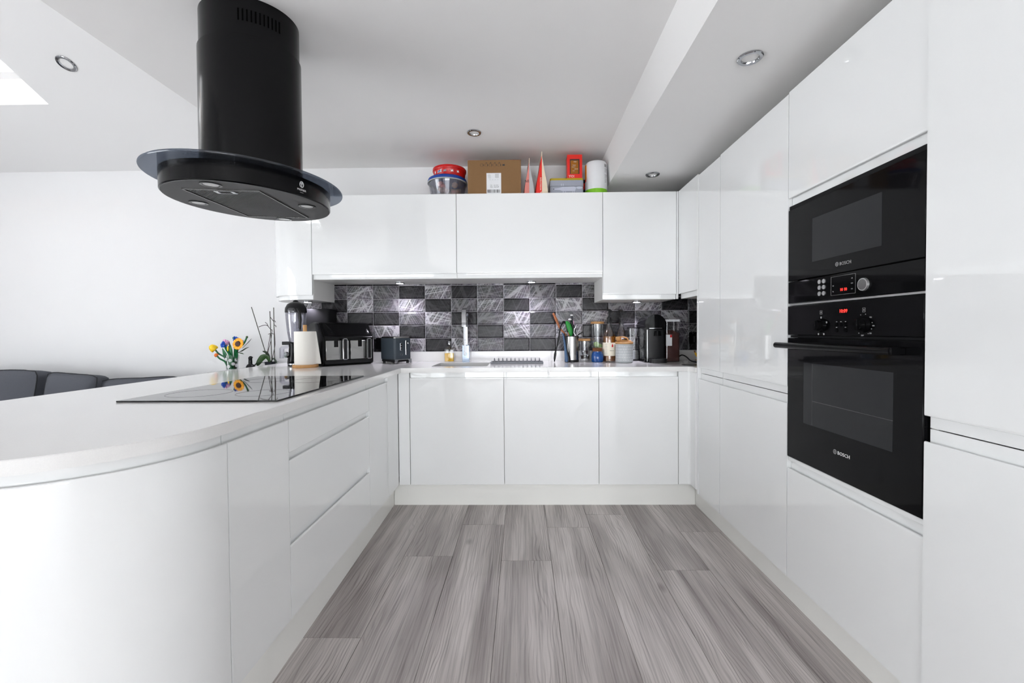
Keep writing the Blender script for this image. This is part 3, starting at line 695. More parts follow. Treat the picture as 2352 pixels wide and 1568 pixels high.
# ------------------------------------------------------------------ ovens
XO = XR - .001
mw = thing('microwave', 'black glass built-in microwave above the oven', 'microwave', (XR+.2, 1.4625, 1.226))
MB().box(XO+.024, XO+.45, 1.19, 1.735, 1.2262, 1.604).build('casing', 'black_matt', mw, True)
MB().box(XO, XO+.022, 1.1665, 1.7585, 1.3145, 1.597, .002).build('door', 'black_gloss', mw, True)
MB().box(XO+.004, XO+.02, 1.1665, 1.7585, 1.5985, 1.612).build('vent_strip', 'black_matt', mw, True)
MB().box(XO-.0006, XO+.001, 1.3065, 1.615, 1.3715, 1.530).build('door_window', 'oven_window', mw, True)
MB().box(XO, XO+.022, 1.1665, 1.7585, 1.2265, 1.3125, .002).build('control_panel', 'black_gloss', mw, True)
MB().box(XO+.006, XO+.02, 1.1665, 1.7585, 1.2195, 1.2258).build('trim_strip', 'silver', mw, True)
for y in (1.5737, 1.5512):
    for z in (1.2945, 1.2738, 1.252):
        MB().cyl((XO+.0005, y, z), .0078, -.0035, 20, 'x').build('push_button', 'silver', mw, True)
MB().cyl((XO+.0005, 1.3718, 1.2642), .0205, -.007, 36, 'x', r2=.0195).build('dial', 'silver', mw, True)
MB().cyl((XO-.0062, 1.3718, 1.2642), .0165, -.0012, 36, 'x').build('dial_face', 'steel', mw, True)
text('10 10', .0140, 'red_led', mw, face_nx(XO-.0004, 1.459, 1.2565), 'clock_digits', world=True)
mb = MB()
for a in ((1.4068, 1.5176, 1.303, 1.3036), (1.4068, 1.5176, 1.2405, 1.2411), (1.4068, 1.4074, 1.241, 1.303), (1.517, 1.5176, 1.241, 1.303)): mb.box(XO-.0005, XO+.0002, *a)
mb.build('display_outline', 'print_grey', mw, True)
for s_, y, z in (('W', 1.5065, 1.2725), ('kg', 1.5065, 1.254), ('ok', 1.4215, 1.290), ('min', 1.4215, 1.274), ('sec', 1.4215, 1.256)):
    text(s_, .006, 'print_grey', mw, face_nx(XO-.0004, y, z), 'legend', world=True)
text('BOSCH', .0155, 'print_grey', mw, face_nx(XO-.0004, 1.4515, 1.3432), 'lettering', world=True, space=1.05)
def roundel(parent, y, z, r):
    mb = MB()
    mb.tube([(XO-.0003, y+r*math.cos(R(a)), z+r*math.sin(R(a))) for a in range(0, 361, 20)], r*.11, 4)
    mb.tube([(XO-.0003, y+r*.45*math.cos(R(a)), z+r*.7*math.sin(R(a))) for a in range(90, 271, 30)], r*.09, 4).tube([(XO-.0003, y+r*.45*math.cos(R(a)), z+r*.7*math.sin(R(a))) for a in range(-90, 91, 30)], r*.09, 4)
    mb.box(XO-.0005, XO, y-r*.45, y+r*.45, z-.0006, z+.0006); mb.build('emblem', 'print_grey', parent, True)
roundel(mw, 1.4895, 1.3445, .0068)

ov = thing('oven', 'black built-in single oven with bar handle under the microwave', 'oven', (XR+.2, 1.4625, .615))
MB().box(XO+.024, XO+.5, 1.19, 1.735, .6155, 1.218).build('casing', 'black_matt', ov, True)
MB().box(XO, XO+.022, 1.1685, 1.7605, 1.1025, 1.2175, .002).build('control_panel', 'black_satin', ov, True)
MB().box(XO+.010, XO+.022, 1.172, 1.757, 1.0935, 1.1015).build('vent_gap', 'black_matt', ov, True)
dr = MB().box(XO, XO+.022, 1.1685, 1.7605, .616, 1.0925, .002).build('door', 'black_gloss', ov, True)
MB().box(XO-.0006, XO+.001, 1.262, 1.660, .770, 1.000, .0003).build('door_window', 'oven_window', dr, False).location = -ov.location
MB().box(XO-.0009, XO, 1.262, 1.61, .860, .8615).box(XO-.0009, XO, 1.6095, 1.611, .772, .998).build('shelf_line', 'shelf_grey', dr, False).location = -ov.location
hd = MB().tube([(XO-.036, 1.778, 1.0625), (XO-.036, 1.226, 1.0625)], .0115, 20)
hd.box(XO-.034, XO+.001, 1.70, 1.74, 1.054, 1.071, .002).box(XO-.042, XO+.001, 1.222, 1.30, 1.051, 1.074, .003)
hd.build('handle', 'black_gloss', ov, True)
for y in (1.5656, 1.3718):
    k = MB().cyl((XO+.0005, y, 1.139), .0255, -.012, 36, 'x', r2=.023).cyl((XO-.011, y, 1.139), .019, -.010, 30, 'x', r2=.017)
    k.box(XO-.026, XO-.010, y-.0045, y+.0045, 1.122, 1.156, .0015); k.build('control_knob', 'black_gloss', ov, True)
for y, z in ((1.489, 1.148), (1.469, 1.148), (1.448, 1.148), (1.489, 1.129), (1.448, 1.129)):
    MB().cyl((XO+.0005, y, z-.0075), .0065, -.002, 16, 'x').build('push_button', 'black_gloss', ov, True)
mb = MB()
for y, z in ((1.489, 1.150), (1.469, 1.150), (1.448, 1.150), (1.489, 1.131), (1.448, 1.131)): mb.box(XO-.0006, XO, y-.003, y+.003, z-.0006, z+.0012)
for k in range(9):
    a = R(200+k*34); mb.box(XO-.0006, XO, 1.3718-.033*math.cos(a)-.0012, 1.3718-.033*math.cos(a)+.0012, 1.139+.033*math.sin(a)-.0012, 1.139+.033*math.sin(a)+.0012)
for y, z in ((1.5375, 1.149), (1.579, 1.108), (1.551, 1.108), (1.5656, 1.167)): mb.box(XO-.0006, XO, y-.003, y+.003, z-.003, z+.003)
for y in (1.5656, 1.3718):
    for a in ((y-.0055, y+.0055, 1.178, 1.1788), (y-.0055, y+.0055, 1.1908, 1.1916), (y-.0055, y-.0047, 1.178, 1.1916), (y+.0047, y+.0055, 1.178, 1.1916), (y-.001, y+.001, 1.182, 1.188)): mb.box(XO-.0006, XO, *a)
mb.build('dial_markings', 'print_grey', ov, True)['kind'] = 'stuff'
for s_, dy, dz in (('50', .028, .022), ('100', .037, -.004), ('150', .026, -.027), ('200', -.006, -.034)):
    text(s_, .006, 'print_grey', ov, face_nx(XO-.0004, 1.3718-dy, 1.139+dz), 'legend', world=True)
MB().box(XO-.0004, XO+.0005, 1.4385, 1.4945, 1.1705, 1.1965).build('display', 'black_gloss', ov, True)
text('10:09', .0170, 'red_led', ov, face_nx(XO-.0008, 1.4585, 1.185), 'clock_digits', world=True)
text('BOSCH', .0165, 'print_white', ov, face_nx(XO-.0004, 1.4525, .7065), 'lettering', world=True, space=1.05)
roundel(ov, 1.4925, .7072, .0074)

# ------------------------------------------------------------------ things on the back worktop
Z = ZW + .0003
def lid_disc(r, h, c=(0, 0, 0)): return MB().lathe([(0, 0), (r-.001, 0), (r, .0015), (r, h-.0015), (r-.0015, h), (0, h)], c, 36)
def jar_glass(r, h, t=.0025, seg=36): return MB().lathe([(0, 0), (r-.003, 0), (r, .004), (r, h), (r-t, h), (r-t, .006), (0, .005)], seg=seg)

t = thing('tap', 'tall square chrome mixer tap behind the sink', 'tap', (-.424, 3.265, Z))
MB().box(-.026, .026, -.026, .026, 0, .125, .002).build('base_block', 'film_blue', t)
MB().box(-.019, .015, -.015, .015, .126, .372, .002).build('column', 'chrome', t)
MB().prism([(-.015, .345), (.012, .345), (.012, .386), (-.004, .398), (-.10, .400), (-.155, .385), (-.17, .35), (-.17, .262), (-.135, .262), (-.135, .335), (-.125, .352), (-.10, .362), (-.03, .360)], 'x', -.008, .022).build('spout', 'chrome', t)
MB().box(-.012, .004, -.034, -.0262, .05, .165, .0015).build('lever', 'chrome', t)
MB().box(-.0262, .0262, -.0268, -.0262, .062, .064).build('film_seam', 'print_grey', t)

t = thing('soap_bottle', 'square clear bottle of yellow washing-up liquid left of the tap', 'bottle', (-.552, 3.278, Z))
MB().vbox(-.037, .037, -.026, .026, 0, .092, .007).loft([([(-.037, -.026), (.037, -.026), (.037, .026), (-.037, .026)], .092), ([(-.030, -.02), (.030, -.02), (.030, .02), (-.030, .02)], .104), ([(-.012, -.012), (.012, -.012), (.012, .012), (-.012, .012)], .122), ([(-.011, -.011), (.011, -.011), (.011, .011), (-.011, .011)], .136)], cap=False).build('bottle_glass', 'clear_glass', t)
MB().vbox(-.033, .033, -.022, .022, .004, .066, .006).build('liquid', 'soap_yellow', t)
MB().lathe([(.0115, .130), (.0115, .152), (.009, .156), (0, .156)]).build('cap', 'chrome', t)
MB().cyl((0, 0, .156), .008, .013).build('pump_top', 'black_plastic', t)

t = thing('dish_rack', 'low grey dish rack with upright prongs beside the sink', 'rack', (-.04, 3.095, Z))
mb = MB()
for a in ((-.186, .186, -.055, -.043), (-.186, .186, .043, .055), (-.186, -.174, -.043, .043), (.174, .186, -.043, .043)): mb.box(*a, 0, .013, .002)
mb.build('frame', 'rack_grey', t)
for k in range(12):
    x = -.160 + .0292*k
    MB().prism([(x-.0045, .004), (x+.0045, .004), (x+.0035, .022), (x+.001, .036), (x-.0015, .036), (x-.0035, .020)], 'y', -.042, .042).build('prong', 'rack_grey', t)

# utensils and their holder
t = thing('utensil_holder', 'brushed steel utensil holder with black base between ladle and jars', 'holder', (.362, 3.20, Z))
MB().lathe([(0, 0), (.051, 0), (.053, .002), (.053, .016), (0, .016)], seg=40).build('base', 'black_plastic', t)
MB().lathe([(.0515, .0165), (.0515, .186), (.049, .186), (.049, .0165)], seg=40, cap=False).build('steel_wall', 'steel', t)
MB().lathe([(.0522, .1855), (.0522, .190), (.0475, .190), (.0475, .1)], seg=40, cap=False).build('rim', 'black_plastic', t)
def utensil(name, label, cat, loc, *parts):
    t = thing(name, label, cat, loc)
    for nm, m_, mb in parts: mb.build(nm, m_, t)
    return t
hx0, hy0 = .362, 3.20
utensil('serving_ladle', 'black ladle hooked over the holder, its tip resting on the worktop', 'utensil', (.235, 3.165, Z),
        ('stem', 'black_plastic', MB().stube([(.006, 0, .075), (.022, .004, .14), (.04, .012, .235), (.052, .018, .275), (.066, .025, .292), (.082, .03, .286), (.094, .03, .262), (.1, .03, .215)], [.005, .005, .0052, .006, .0075, .0085, .009, .009], 10)),
        ('tip', 'black_plastic', MB().tube([(-.003, -.002, .0035), (-.001, -.001, .03), (.003, 0, .06), (.007, 0, .085)], [.003, .008, .009, .005], 10, (1, .5))))
utensil('wooden_spoon', 'brown wooden spoon leaning out of the utensil holder to the left', 'utensil', (hx0+.015, hy0+.012, Z+.018),
        ('stem', 'wood_spoon', MB().stube([(0, 0, 0), (-.05, .008, .165), (-.095, .018, .225), (-.123, .026, .29), (-.143, .030, .335), (-.147, .030, .343)], [.005, .006, .0075, .010, .008, .004], 10, (1, .6))))
utensil('green_spatula', 'green silicone spoon standing head-up in the utensil holder', 'utensil', (hx0-.01, hy0-.012, Z+.018),
        ('stem', 'wood_spoon', MB().tube([(0, 0, 0), (-.006, 0, .16), (-.015, 0, .2)], .0045)),
        ('head', 'green_silicone', MB().stube([(.004, -.003, .172), (.002, -.003, .19), (-.004, -.003, .22), (-.014, -.002, .25), (-.026, 0, .272), (-.034, 0, .278)], [.006, .014, .0185, .0185, .012, .004], 14, (1, .45))))
utensil('black_turner', 'black turner with a white tip, shorter of the two in the holder', 'utensil', (hx0+.006, hy0+.012, Z+.018),
        ('stem', 'black_plastic', MB().tube([(0, 0, 0), (.012, 0, .17), (.016, 0, .21), (.004, 0, .25), (-.014, 0, .285)], [.005, .006, .013, .011, .007], 10, (1, .6))), ('tip', 'print_white', MB().ball((-.017, 0, .293), .0125, .009, .007)))
utensil('masher', 'dark masher handle with a white tip, tallest in the utensil holder', 'utensil', (hx0+.012, hy0+.028, Z+.018),
        ('stem', 'appliance_grey', MB().tube([(0, 0, 0), (-.002, .004, .2), (-.006, .006, .318)], [.005, .006, .0078], 10)), ('tip', 'print_white', MB().ball((-.0062, .006, .325), .0118, .010, .006)))
utensil('pink_straw', 'thin pink straw standing in the utensil holder', 'straw', (hx0+.022, hy0+.01, Z+.018), ('stem', 'petal_pink', MB().tube([(0, 0, 0), (0, 0, .2), (-.008, 0, .285)], .0024, 8)))
utensil('wire_whisk', 'small wire whisk at the right of the utensil holder', 'whisk', (hx0+.03, hy0-.005, Z+.018),
        ('handle', 'chrome', MB().tube([(0, 0, 0), (0, 0, .17)], .003)),
        *[('wire', 'chrome', MB().tube([(0, 0, .17), (.014*math.cos(a), .014*math.sin(a), .195), (.011*math.cos(a), .011*math.sin(a), .225), (0, 0, .237)], .0009, 5)) for a in (0, 1.05, 2.1, 3.14, 4.2, 5.2)])
utensil('black_whisk_arm', 'thin black utensil handle leaning right out of the holder', 'utensil', (hx0+.024, hy0-.02, Z+.02), ('stem', 'black_plastic', MB().tube([(0, 0, 0), (.006, 0, .165), (.03, .006, .185), (.058, .01, .2)], [.004, .004, .0042, .003], 8)))
utensil('blue_spatula', 'blue silicone spatula with black edge leaning against the utensil holder', 'utensil', (.312, 3.135, Z),
        ('blade', 'blue_silicone', MB().stube([(.004, 0, .004), (.004, .001, .03), (-.002, .006, .09), (-.01, .012, .16), (-.022, .018, .215)], [.009, .0125, .008, .006, .0045], 12, (1, .5))),
        ('grip', 'black_plastic', MB().stube([(.020, .003, .004), (.022, .004, .025), (.012, .010, .08), (0, .017, .16), (-.008, .022, .21)], [.006, .009, .006, .005, .004], 10, (1, .5))))

t = thing('storage_jar', 'short glass jar with bamboo lid and dark pods, right of the utensil holder', 'jar', (.468, 3.283, Z))
jar_glass(.0425, .150).build('jar_glass', 'clear_glass', t)
lid_disc(.045, .017, (0, 0, .151)).build('lid', 'bamboo', t)
for k, (x, y, z) in enumerate(((-.018, -.014, .03), (.02, -.016, .031), (0, .02, .031), (-.012, -.008, .062), (.014, .006, .066))):
    MB().at((x, y, z)).lathe([(0, -.013), (.012, -.013), (.0155, .009), (.0175, .010), (.0175, .012), (0, .014)], seg=20).build('pod', ('pod_dark', 'chrome', 'pod_dark', 'chrome', 'pod_dark')[k], t)
t = thing('storage_jar', 'tall glass jar with bamboo lid and green pods, behind the blue jar', 'jar', (.566, 3.284, Z))
jar_glass(.047, .278).build('jar_glass', 'clear_glass', t)
lid_disc(.050, .016, (0, 0, .279)).build('lid', 'bamboo', t)
for k, (x, y, z) in enumerate(((-.02, -.014, .03), (.02, -.016, .031), (0, .02, .031), (-.016, -.010, .075), (.02, -.004, .078), (-.012, -.012, .118), (.018, .006, .108))):
    MB().at((x, y, z), 0, (.3, -.8, .2, 1.2, -.5, .9, 1.6)[k]).lathe([(0, -.015), (.014, -.015), (.0185, .011), (.0215, .012), (.0215, .015), (0, .017)], seg=20).build('pod', ('pod_cream', 'pod_green', 'pod_green', 'pod_green', 'pod_cream', 'pod_green', 'pod_green')[k], t)
t = thing('cork_jar', 'squat cobalt blue jar with a cork lid', 'jar', (.5445, 3.168, Z))
MB().lathe([(0, 0), (.038, 0), (.042, .004), (.044, .03), (.043, .05), (.037, .066), (.031, .072), (.031, .078), (0, .078)], seg=40).build('body', 'blue_jar', t)
MB().lathe([(0, .0782), (.033, .0782), (.0345, .083), (.0345, .100), (.032, .102), (0, .102)], seg=32).build('cork', 'cork', t)

def syrup(loc, label, fill):
    t = thing('syrup_bottle', label, 'bottle', loc)
    MB().lathe([(0, 0), (.044, 0), (.0465, .004), (.0465, .172), (.043, .196), (.030, .224), (.020, .250), (.0165, .275), (.0165, .283), (.0145, .283), (.0145, .275), (.018, .25), (.028, .224), (.041, .195), (.0445, .172), (.0445, .006), (0, .005)], seg=40).build('bottle_glass', 'clear_glass', t)
    MB().lathe([(0, .007), (.0435, .007), (.0435, fill), (0, fill)], seg=36).build('syrup', 'amber_glass', t)
    MB().lathe([(.0469, .045), (.0469, .140), (.0466, .140), (.0466, .045)], seg=48, cap=False).build('label', 'cream_label', t)
    MB().lathe([(.0185, .276), (.0185, .292), (.0145, .296), (.0145, .312), (.017, .314), (.017, .322), (.009, .326), (.0055, .33), (.0055, .37)], seg=24).build('pump_collar', 'black_plastic', t)
    MB().tube([(-.021, 0, .375), (-.010, 0, .378), (.006, 0, .376), (.018, -.002, .368), (.024, -.003, .362)], [.004, .0075, .008, .006, .004], 10).build('pump_head', 'black_plastic', t)
    a = R(-72)
    M = Matrix.Translation((.0471*math.cos(a), .0471*math.sin(a), .118)) @ Matrix.Rotation(a+R(90), 4, 'Z')
    MB().mtx(M).prism([(0, .0155), (.004, .006), (.0062, -.002), (.005, -.008), (0, -.0105), (-.005, -.008), (-.0062, -.002), (-.004, .006)], 'y', -.0006, .0004).build('drop_mark', 'red_gloss', t)
    for k in range(11):
        a = R(-128); z = .132-.0075*k; w = .010 - .002*(k % 3)
        M = Matrix.Translation((.0471*math.cos(a), .0471*math.sin(a), z)) @ Matrix.Rotation(a+R(90), 4, 'Z')
        MB().mtx(M).box(-w, w, -.0004, .0003, -.0007, .0007).build('print_line', 'print_grey', t)
    text('HONEYCOMB', .0052, 'print_black', t, Matrix.Translation((.0475*math.cos(R(-78)), .0475*math.sin(R(-78)), .082)) @ Matrix.Rotation(R(-78+90), 4, 'Z') @ Matrix.Rotation(R(90), 4, 'X'), 'lettering')
    return t
syrup((.634, 3.186, Z), 'amber syrup bottle with black pump, cream label and red drop, left one in front', .185)
syrup((.742, 3.276, Z), 'amber syrup bottle with black pump standing behind the patterned canister', .160)

t = thing('patterned_canister', 'pale grey canister with white dashes and a wooden lid', 'canister', (.7265, 3.115, Z))
MB().lathe([(0, 0), (.055, 0), (.060, .004), (.061, .015), (.061, .128), (.058, .132), (0, .132)], seg=48).build('body', 'canister_grey', t)
lid_disc(.063, .014, (0, 0, .1325)).build('lid', 'bamboo', t)
for r_ in range(6):
    for k in range(11):
        a = R(-172 + 16*k + (8 if r_ % 2 else 0)); z = .018+.0195*r_
        M = Matrix.Translation((.0612*math.cos(a), .0612*math.sin(a), z)) @ Matrix.Rotation(a+R(90), 4, 'Z')
        MB().mtx(M).box(-.0055, .0055, -.0003, .0002, -.0012, .0012).build('dash', 'print_white', t)
t = thing('wooden_scoop', 'wooden clip scoop lying on the patterned canister lid', 'scoop', (.722, 3.112, Z+.1468))
MB().tube([(-.05, -.004, .006), (-.02, 0, .006), (.02, 0, .006), (.052, .002, .006)], [.006, .006, .006, .005], 10, (1.3, 1)).build('base_strip', 'bamboo', t)
MB().at((-.034, 0, .012), 0, 0, R(-8)).lathe([(0, .0), (.016, .0), (.019, .004), (.02, .026), (.016, .026), (.015, .005), (0, .004)], seg=24).build('cup', 'bamboo', t)
MB().tube([(-.016, 0, .034), (.006, 0, .033), (.022, 0, .027), (.03, 0, .018), (.032, 0, .011)], [.006, .0065, .0065, .006, .005], 10, (1.2, .8)).build('handle', 'bamboo', t)

t = thing('milk_frother_jug', 'clear square container with black lid left of the coffee machine', 'container', (.8295, 3.29, Z))
MB().vbox(-.036, .036, -.036, .036, .012, .242, .010).build('clear_wall', 'clear_glass', t)
MB().vbox(-.0365, .0365, -.0365, .0365, 0, .0115, .010).build('base', 'black_plastic', t)
MB().vbox(-.0365, .030, -.037, .037, .2425, .250, .010).build('lid', 'black_plastic', t)
MB().vbox(-.032, .014, -.03, .03, .0125, .072, .006).build('inner_block', 'canister_grey', t)

t = thing('coffee_machine', 'glossy black domed coffee capsule machine on the back worktop', 'coffee machine', (.942, 3.19, Z))
def dome(w, d, h, z0, n=14):
    pts = [(-w, z0), (w, z0)] + [(w*math.cos(R(a)), h-w*1.0+w*1.0*math.sin(R(a))) for a in range(0, 181, 10)]
    return pts
MB().prism(dome(.076, 0, .335, .0), 'y', -.085, .115).build('body', 'black_gloss', t)
MB().prism([(x*.985, z) for x, z in dome(.078, 0, .340, .232)], 'y', -.105, -.0855).build('head', 'black_gloss', t)
MB().vbox(-.050, .060, -.098, -.0855, .022, .231, .006).build('front_panel', 'black_plastic', t)
MB().lathe([(0, 0), (.026, 0), (.022, .034), (0, .04)], (.014, -.096, .188), 24).build('nozzle', 'black_gloss', t)
MB().vbox(-.052, .068, -.165, -.086, 0, .030, .03, 8).build('drip_tray', 'black_plastic', t)
MB().box(-.058, -.0505, -.0885, -.0855, .006, .235).build('side_trim', 'silver', t)
MB().box(-.045, .045, -.1056, -.1051, .240, .2435).build('seam_line', 'chrome', t)

t = thing('cereal_dispenser', 'clear container of brown cereal with white lid beside coffee machine', 'container', (1.080, 3.19, Z))
MB().vbox(-.052, .052, -.052, .052, 0, .288, .012).build('clear_wall', 'clear_plastic', t)
MB().vbox(-.049, .049, -.049, .049, .004, .205, .011).loft([([(-.046, -.046), (.046, -.046), (.046, .046), (-.046, .046)], .205), ([(-.028, -.02), (.01, -.02), (.01, .02), (-.028, .02)], .228)]).build('cereal', 'food_brown', t)
MB().vbox(-.056, .056, -.056, .056, .2885, .304, .013).build('lid', 'label_white', t)
MB().box(-.049, -.006, -.0528, -.0522, .115, .195).build('label', 'label_white', t)
MB().box(-.020, -.0065, -.0533, -.0529, .175, .194).build('label_flash', 'red_gloss', t)

def socket(loc, label, plugx):
    t = thing('wall_socket', label, 'socket', loc)
    MB().box(-.0735, .0735, -.009, -.0005, -.0435, .0435, .003).build('faceplate', 'black_gloss', t)
    for x in (-.02, .02): MB().box(x-.007, x+.007, -.013, -.009, .012, .032, .001).build('switch', 'black_plastic', t)
    for x in (-.046, .046): MB().cyl((x, -.0095, .034), .003, .0006, 12, 'y').build('screw', 'chrome', t)
    if plugx is not None:
        MB().vbox(plugx-.024, plugx+.024, -.042, -.0095, -.034, .012, .010).build('plug', 'black_plastic', t)
    return t
TF = WY-.0085
socket((1.345, TF, 1.063), 'black double wall socket with a plug, on the tiles right of the dispenser', -.030)
socket((-1.055, TF, 1.035), 'black double wall socket half hidden behind the toaster', .035)
def cable(pts, r, label):
    # smooth the path
    P = [Vector(p) for p in pts]
    for _ in range(2):
        Q = [P[0]]
        for a, b in zip(P, P[1:]): Q += [a*.75+b*.25, a*.25+b*.75]
        P = Q + [P[-1]]
    return tag(MB().tube(P, r, 8).build('power_cable', 'black_plastic'), label, 'cable')
cable([(1.315, 3.315, 1.026), (1.315, 3.318, .985), (1.345, 3.305, .935), (1.41, 3.28, .905), (1.47, 3.25, .9003), (1.55, 3.22, .9003)], .0042, 'black cable hanging from the socket to the worktop corner')
cable([(1.15, 3.21, .93), (1.165, 3.19, .945), (1.185, 3.15, .93), (1.19, 3.10, .905), (1.20, 3.02, .9006), (1.25, 2.965, .9006), (1.33, 2.95, .9006), (1.42, 2.95, .9006)], .0045, 'black cable lying on the worktop right of the cereal container')
cable([(-1.02, 3.318, 1.0), (-1.02, 3.315, .96), (-1.018, 3.30, .915), (-.995, 3.27, .9003), (-.965, 3.235, .9003)], .0035, 'thin black cable running down behind the toaster')
t = thing('fruit_plate', 'wooden fruit plate mostly hidden behind the tall end panel', 'plate', (1.325, 3.10, Z))
MB().lathe([(0, 0), (.06, 0), (.095, .012), (.097, .015), (.092, .015), (.058, .005), (0, .005)], seg=40).build('dish', 'bamboo', t)
for k, (dy, rz) in enumerate(((-.03, .12), (.03, .16))):
    b = thing('banana', ('ripe yellow banana in front on the wooden plate', 'ripe yellow banana behind on the wooden plate')[k], 'banana', (1.315, 3.10+dy, Z+.0055), rz, 'bananas on the wooden plate')
    MB().stube([(-.085, 0, .062), (-.078, 0, .05), (-.05, 0, .026), (-.01, 0, .0165), (.035, 0, .024), (.062, 0, .045), (.07, 0, .06)], [.004, .009, .015, .0165, .0155, .010, .004], 10).build('skin', 'banana', b)
    MB().tube([(-.086, 0, .062), (-.092, 0, .074)], [.0045, .0035], 8).build('stem', 'cork', b)
t = thing('pop_up_socket', 'round steel pop-up socket cap set in the worktop by the end panel', 'socket', (1.09, 2.845, Z))
MB().lathe([(0, 0), (.052, 0), (.053, .0015), (.051, .003), (.044, .003), (.0435, .0022), (0, .0022)], seg=40).build('cap', 'steel', t)

# ------------------------------------------------------------------ appliances in the left corner
t = thing('toaster', 'blue-grey two-slice toaster in the back left corner of the worktop', 'toaster', (-.912, 3.088, Z), R(50))
W_, L_, H_ = .142, .186, .195
MB().vbox(0, W_, 0, L_, .030, H_-.012, .018, 6).build('body', 'toaster_blue', t)
for k in range(13): 
    z = .042+.0105*k; MB().vbox(-.0008, W_+.0008, -.0008, L_+.0008, z, z+.006, .018, 6).build('rib', 'toaster_blue', t)
mb = MB().vbox(.002, W_-.002, .002, L_-.002, H_-.0118, H_, .016, 6, .008); mb.build('top_plate', 'steel', t)
for x in (.038, .088): MB().box(x, x+.020, .03, L_-.025, H_-.001, H_+.0006).build('bread_slot', 'black_matt', t)
MB().vbox(.004, W_-.004, .004, L_-.004, .012, .0298, .014, 4).build('plinth_band', 'black_plastic', t)
MB().prism([(-.0005, .001), (.014, .001), (.03, .026), (W_-.03, .026), (W_-.014, .001), (W_+.0005, .001), (W_+.0005, .031), (-.0005, .031)], 'y', -.002, .002).build('chrome_foot_trim', 'chrome', t)
for x, y in ((.02, .02), (W_-.02, .02), (.02, L_-.02), (W_-.02, L_-.02)): MB().cyl((x, y, 0), .010, .0118, 16).build('foot', 'black_plastic', t)
mb = MB().tube([(.094, -.0022, .062), (.094, -.0022, .165)], .0065, 12); mb.build('slider_frame', 'chrome', t)
MB().box(.0915, .0965, -.0095, -.0085, .064, .163).build('slider_slot', 'black_matt', t)
MB().ball((.106, -.010, .147), .008, .008, .008).build('lever', 'chrome', t)
mb = MB().vbox(.044, .062, -.0045, -.001, .095, .147, .0015); mb.build('button_plate', 'chrome', t)
for z in (.104, .121, .138): MB().cyl((.053, -.0044, z), .0062, -.003, 16, 'y').build('push_button', 'black_plastic', t)
MB().at((.055, -.0025, .064)).tube([(.0085*math.cos(R(a)), 0, .0085*math.sin(R(a))) for a in range(0, 361, 24)], .0011, 6).build('badge_ring', 'chrome', t)

t = thing('air_fryer', 'black dual-drawer air fryer with steel drawer fronts', 'air fryer', (-1.333, 2.885, Z), R(46))
W_, D_ = .360, .255
side = [(0, .012), (0, .195), (.004, .2), (.018, .206), (.075, .288), (.088, .297), (.20, .300), (.240, .290), (D_, .26), (D_, .012), (.235, 0), (.02, 0)]
b = MB(); r0 = []
b.prism(side, 'x', .012, W_-.012).prism([(max(.006, min(D_-.006, y)), max(.004, z-.006 if z > .05 else z+.004)) for y, z in side], 'x', 0, W_)
b.build('body', 'black_satin', t)
MB().faces([(.018, .0172, .2072), (W_-.018, .0172, .2072), (W_-.030, .0742, .2892), (.030, .0742, .2892), (.018, .0195, .2065), (W_-.018, .0195, .2065), (W_-.03, .0765, .2885), (.03, .0765, .2885)], [(0, 1, 2, 3), (7, 6, 5, 4), (0, 4, 5, 1), (1, 5, 6, 2), (2, 6, 7, 3), (3, 7, 4, 0)]).build('control_glass', 'black_gloss', t)
for k, (x0, x1) in enumerate(((.016, .175), (.185, .344))):
    dwr = MB().box(x0, x1, -.008, -.0005, .040, .172, .003).build('drawer', 'steel' if 1 else 'black_satin', t)
    xh = (x0+x1)/2 + (.04 if k == 0 else .045)
    MB().vbox(xh-.013, xh+.013, -.040, -.0085, .046, .182, .008).build('handle', 'black_plastic', dwr)
    MB().tube([(xh-.0145, -.038, .047), (xh-.0145, -.038, .178), (xh-.009, -.038, .184), (xh+.009, -.038, .184), (xh+.0145, -.038, .178), (xh+.0145, -.038, .047), (xh+.009, -.038, .043), (xh-.009, -.038, .043), (xh-.0145, -.038, .047)], .0028, 8).build('handle_rim', 'chrome', dwr)
    MB().box(x0+.055, x0+.083, -.0086, -.0081, .128, .1715).build('drawer_window', 'black_gloss', dwr)
MB().box(.012, W_-.012, -.006, .001, .0125, .038, .002).build('base_band', 'black_plastic', t)

t = thing('bread_maker', 'tall dark grey appliance standing behind the air fryer', 'appliance', (-1.520, 3.262, Z))
MB().vbox(-.095, .088, -.068, .068, 0, .280, .02, 5).build('body', 'appliance_grey', t)
MB().vbox(-.100, .094, -.071, .071, .2805, .402, .022, 5, .006).build('lid', 'black_matt', t)
MB().box(-.07, .07, -.0695, -.068, .05, .22, .001).build('front_panel', 'appliance_grey', t)

t = thing('paper_towel', 'white kitchen roll on a round bamboo stand at the worktop corner', 'kitchen roll', (-1.432, 2.845, Z))
lid_disc(.079, .019).build('stand_base', 'bamboo', t)
MB().lathe([(.022, .0195), (.066, .0195), (.0665, .022), (.0665, .2335), (.066, .236), (.022, .236), (.022, .0195)], seg=56, cap=False).build('roll', 'paper', t)
MB().lathe([(0, .0192), (.0125, .0192), (.0125, .275), (.011, .279), (0, .279)], (0, 0, 0), 24).build('post', 'bamboo', t)
fl_ = [(.0668*math.cos(R(a)), .0668*math.sin(R(a))) for a in (-30, -20, -10, 0)] + [(.0675, .012), (.072, .024), (.080, .034)]
fb_ = [(.0668*math.cos(R(a)), .0668*math.sin(R(a))) for a in (-30, -20, -10, 0)] + [(.074, .006), (.088, .010), (.098, .012)]
vs = [(x, y, .236) for x, y in fl_[:4]] + [(.0672, .006, .234), (.0675, .010, .232), (.068, .014, .230)] + [(x, y, .0215) for x, y in fb_]
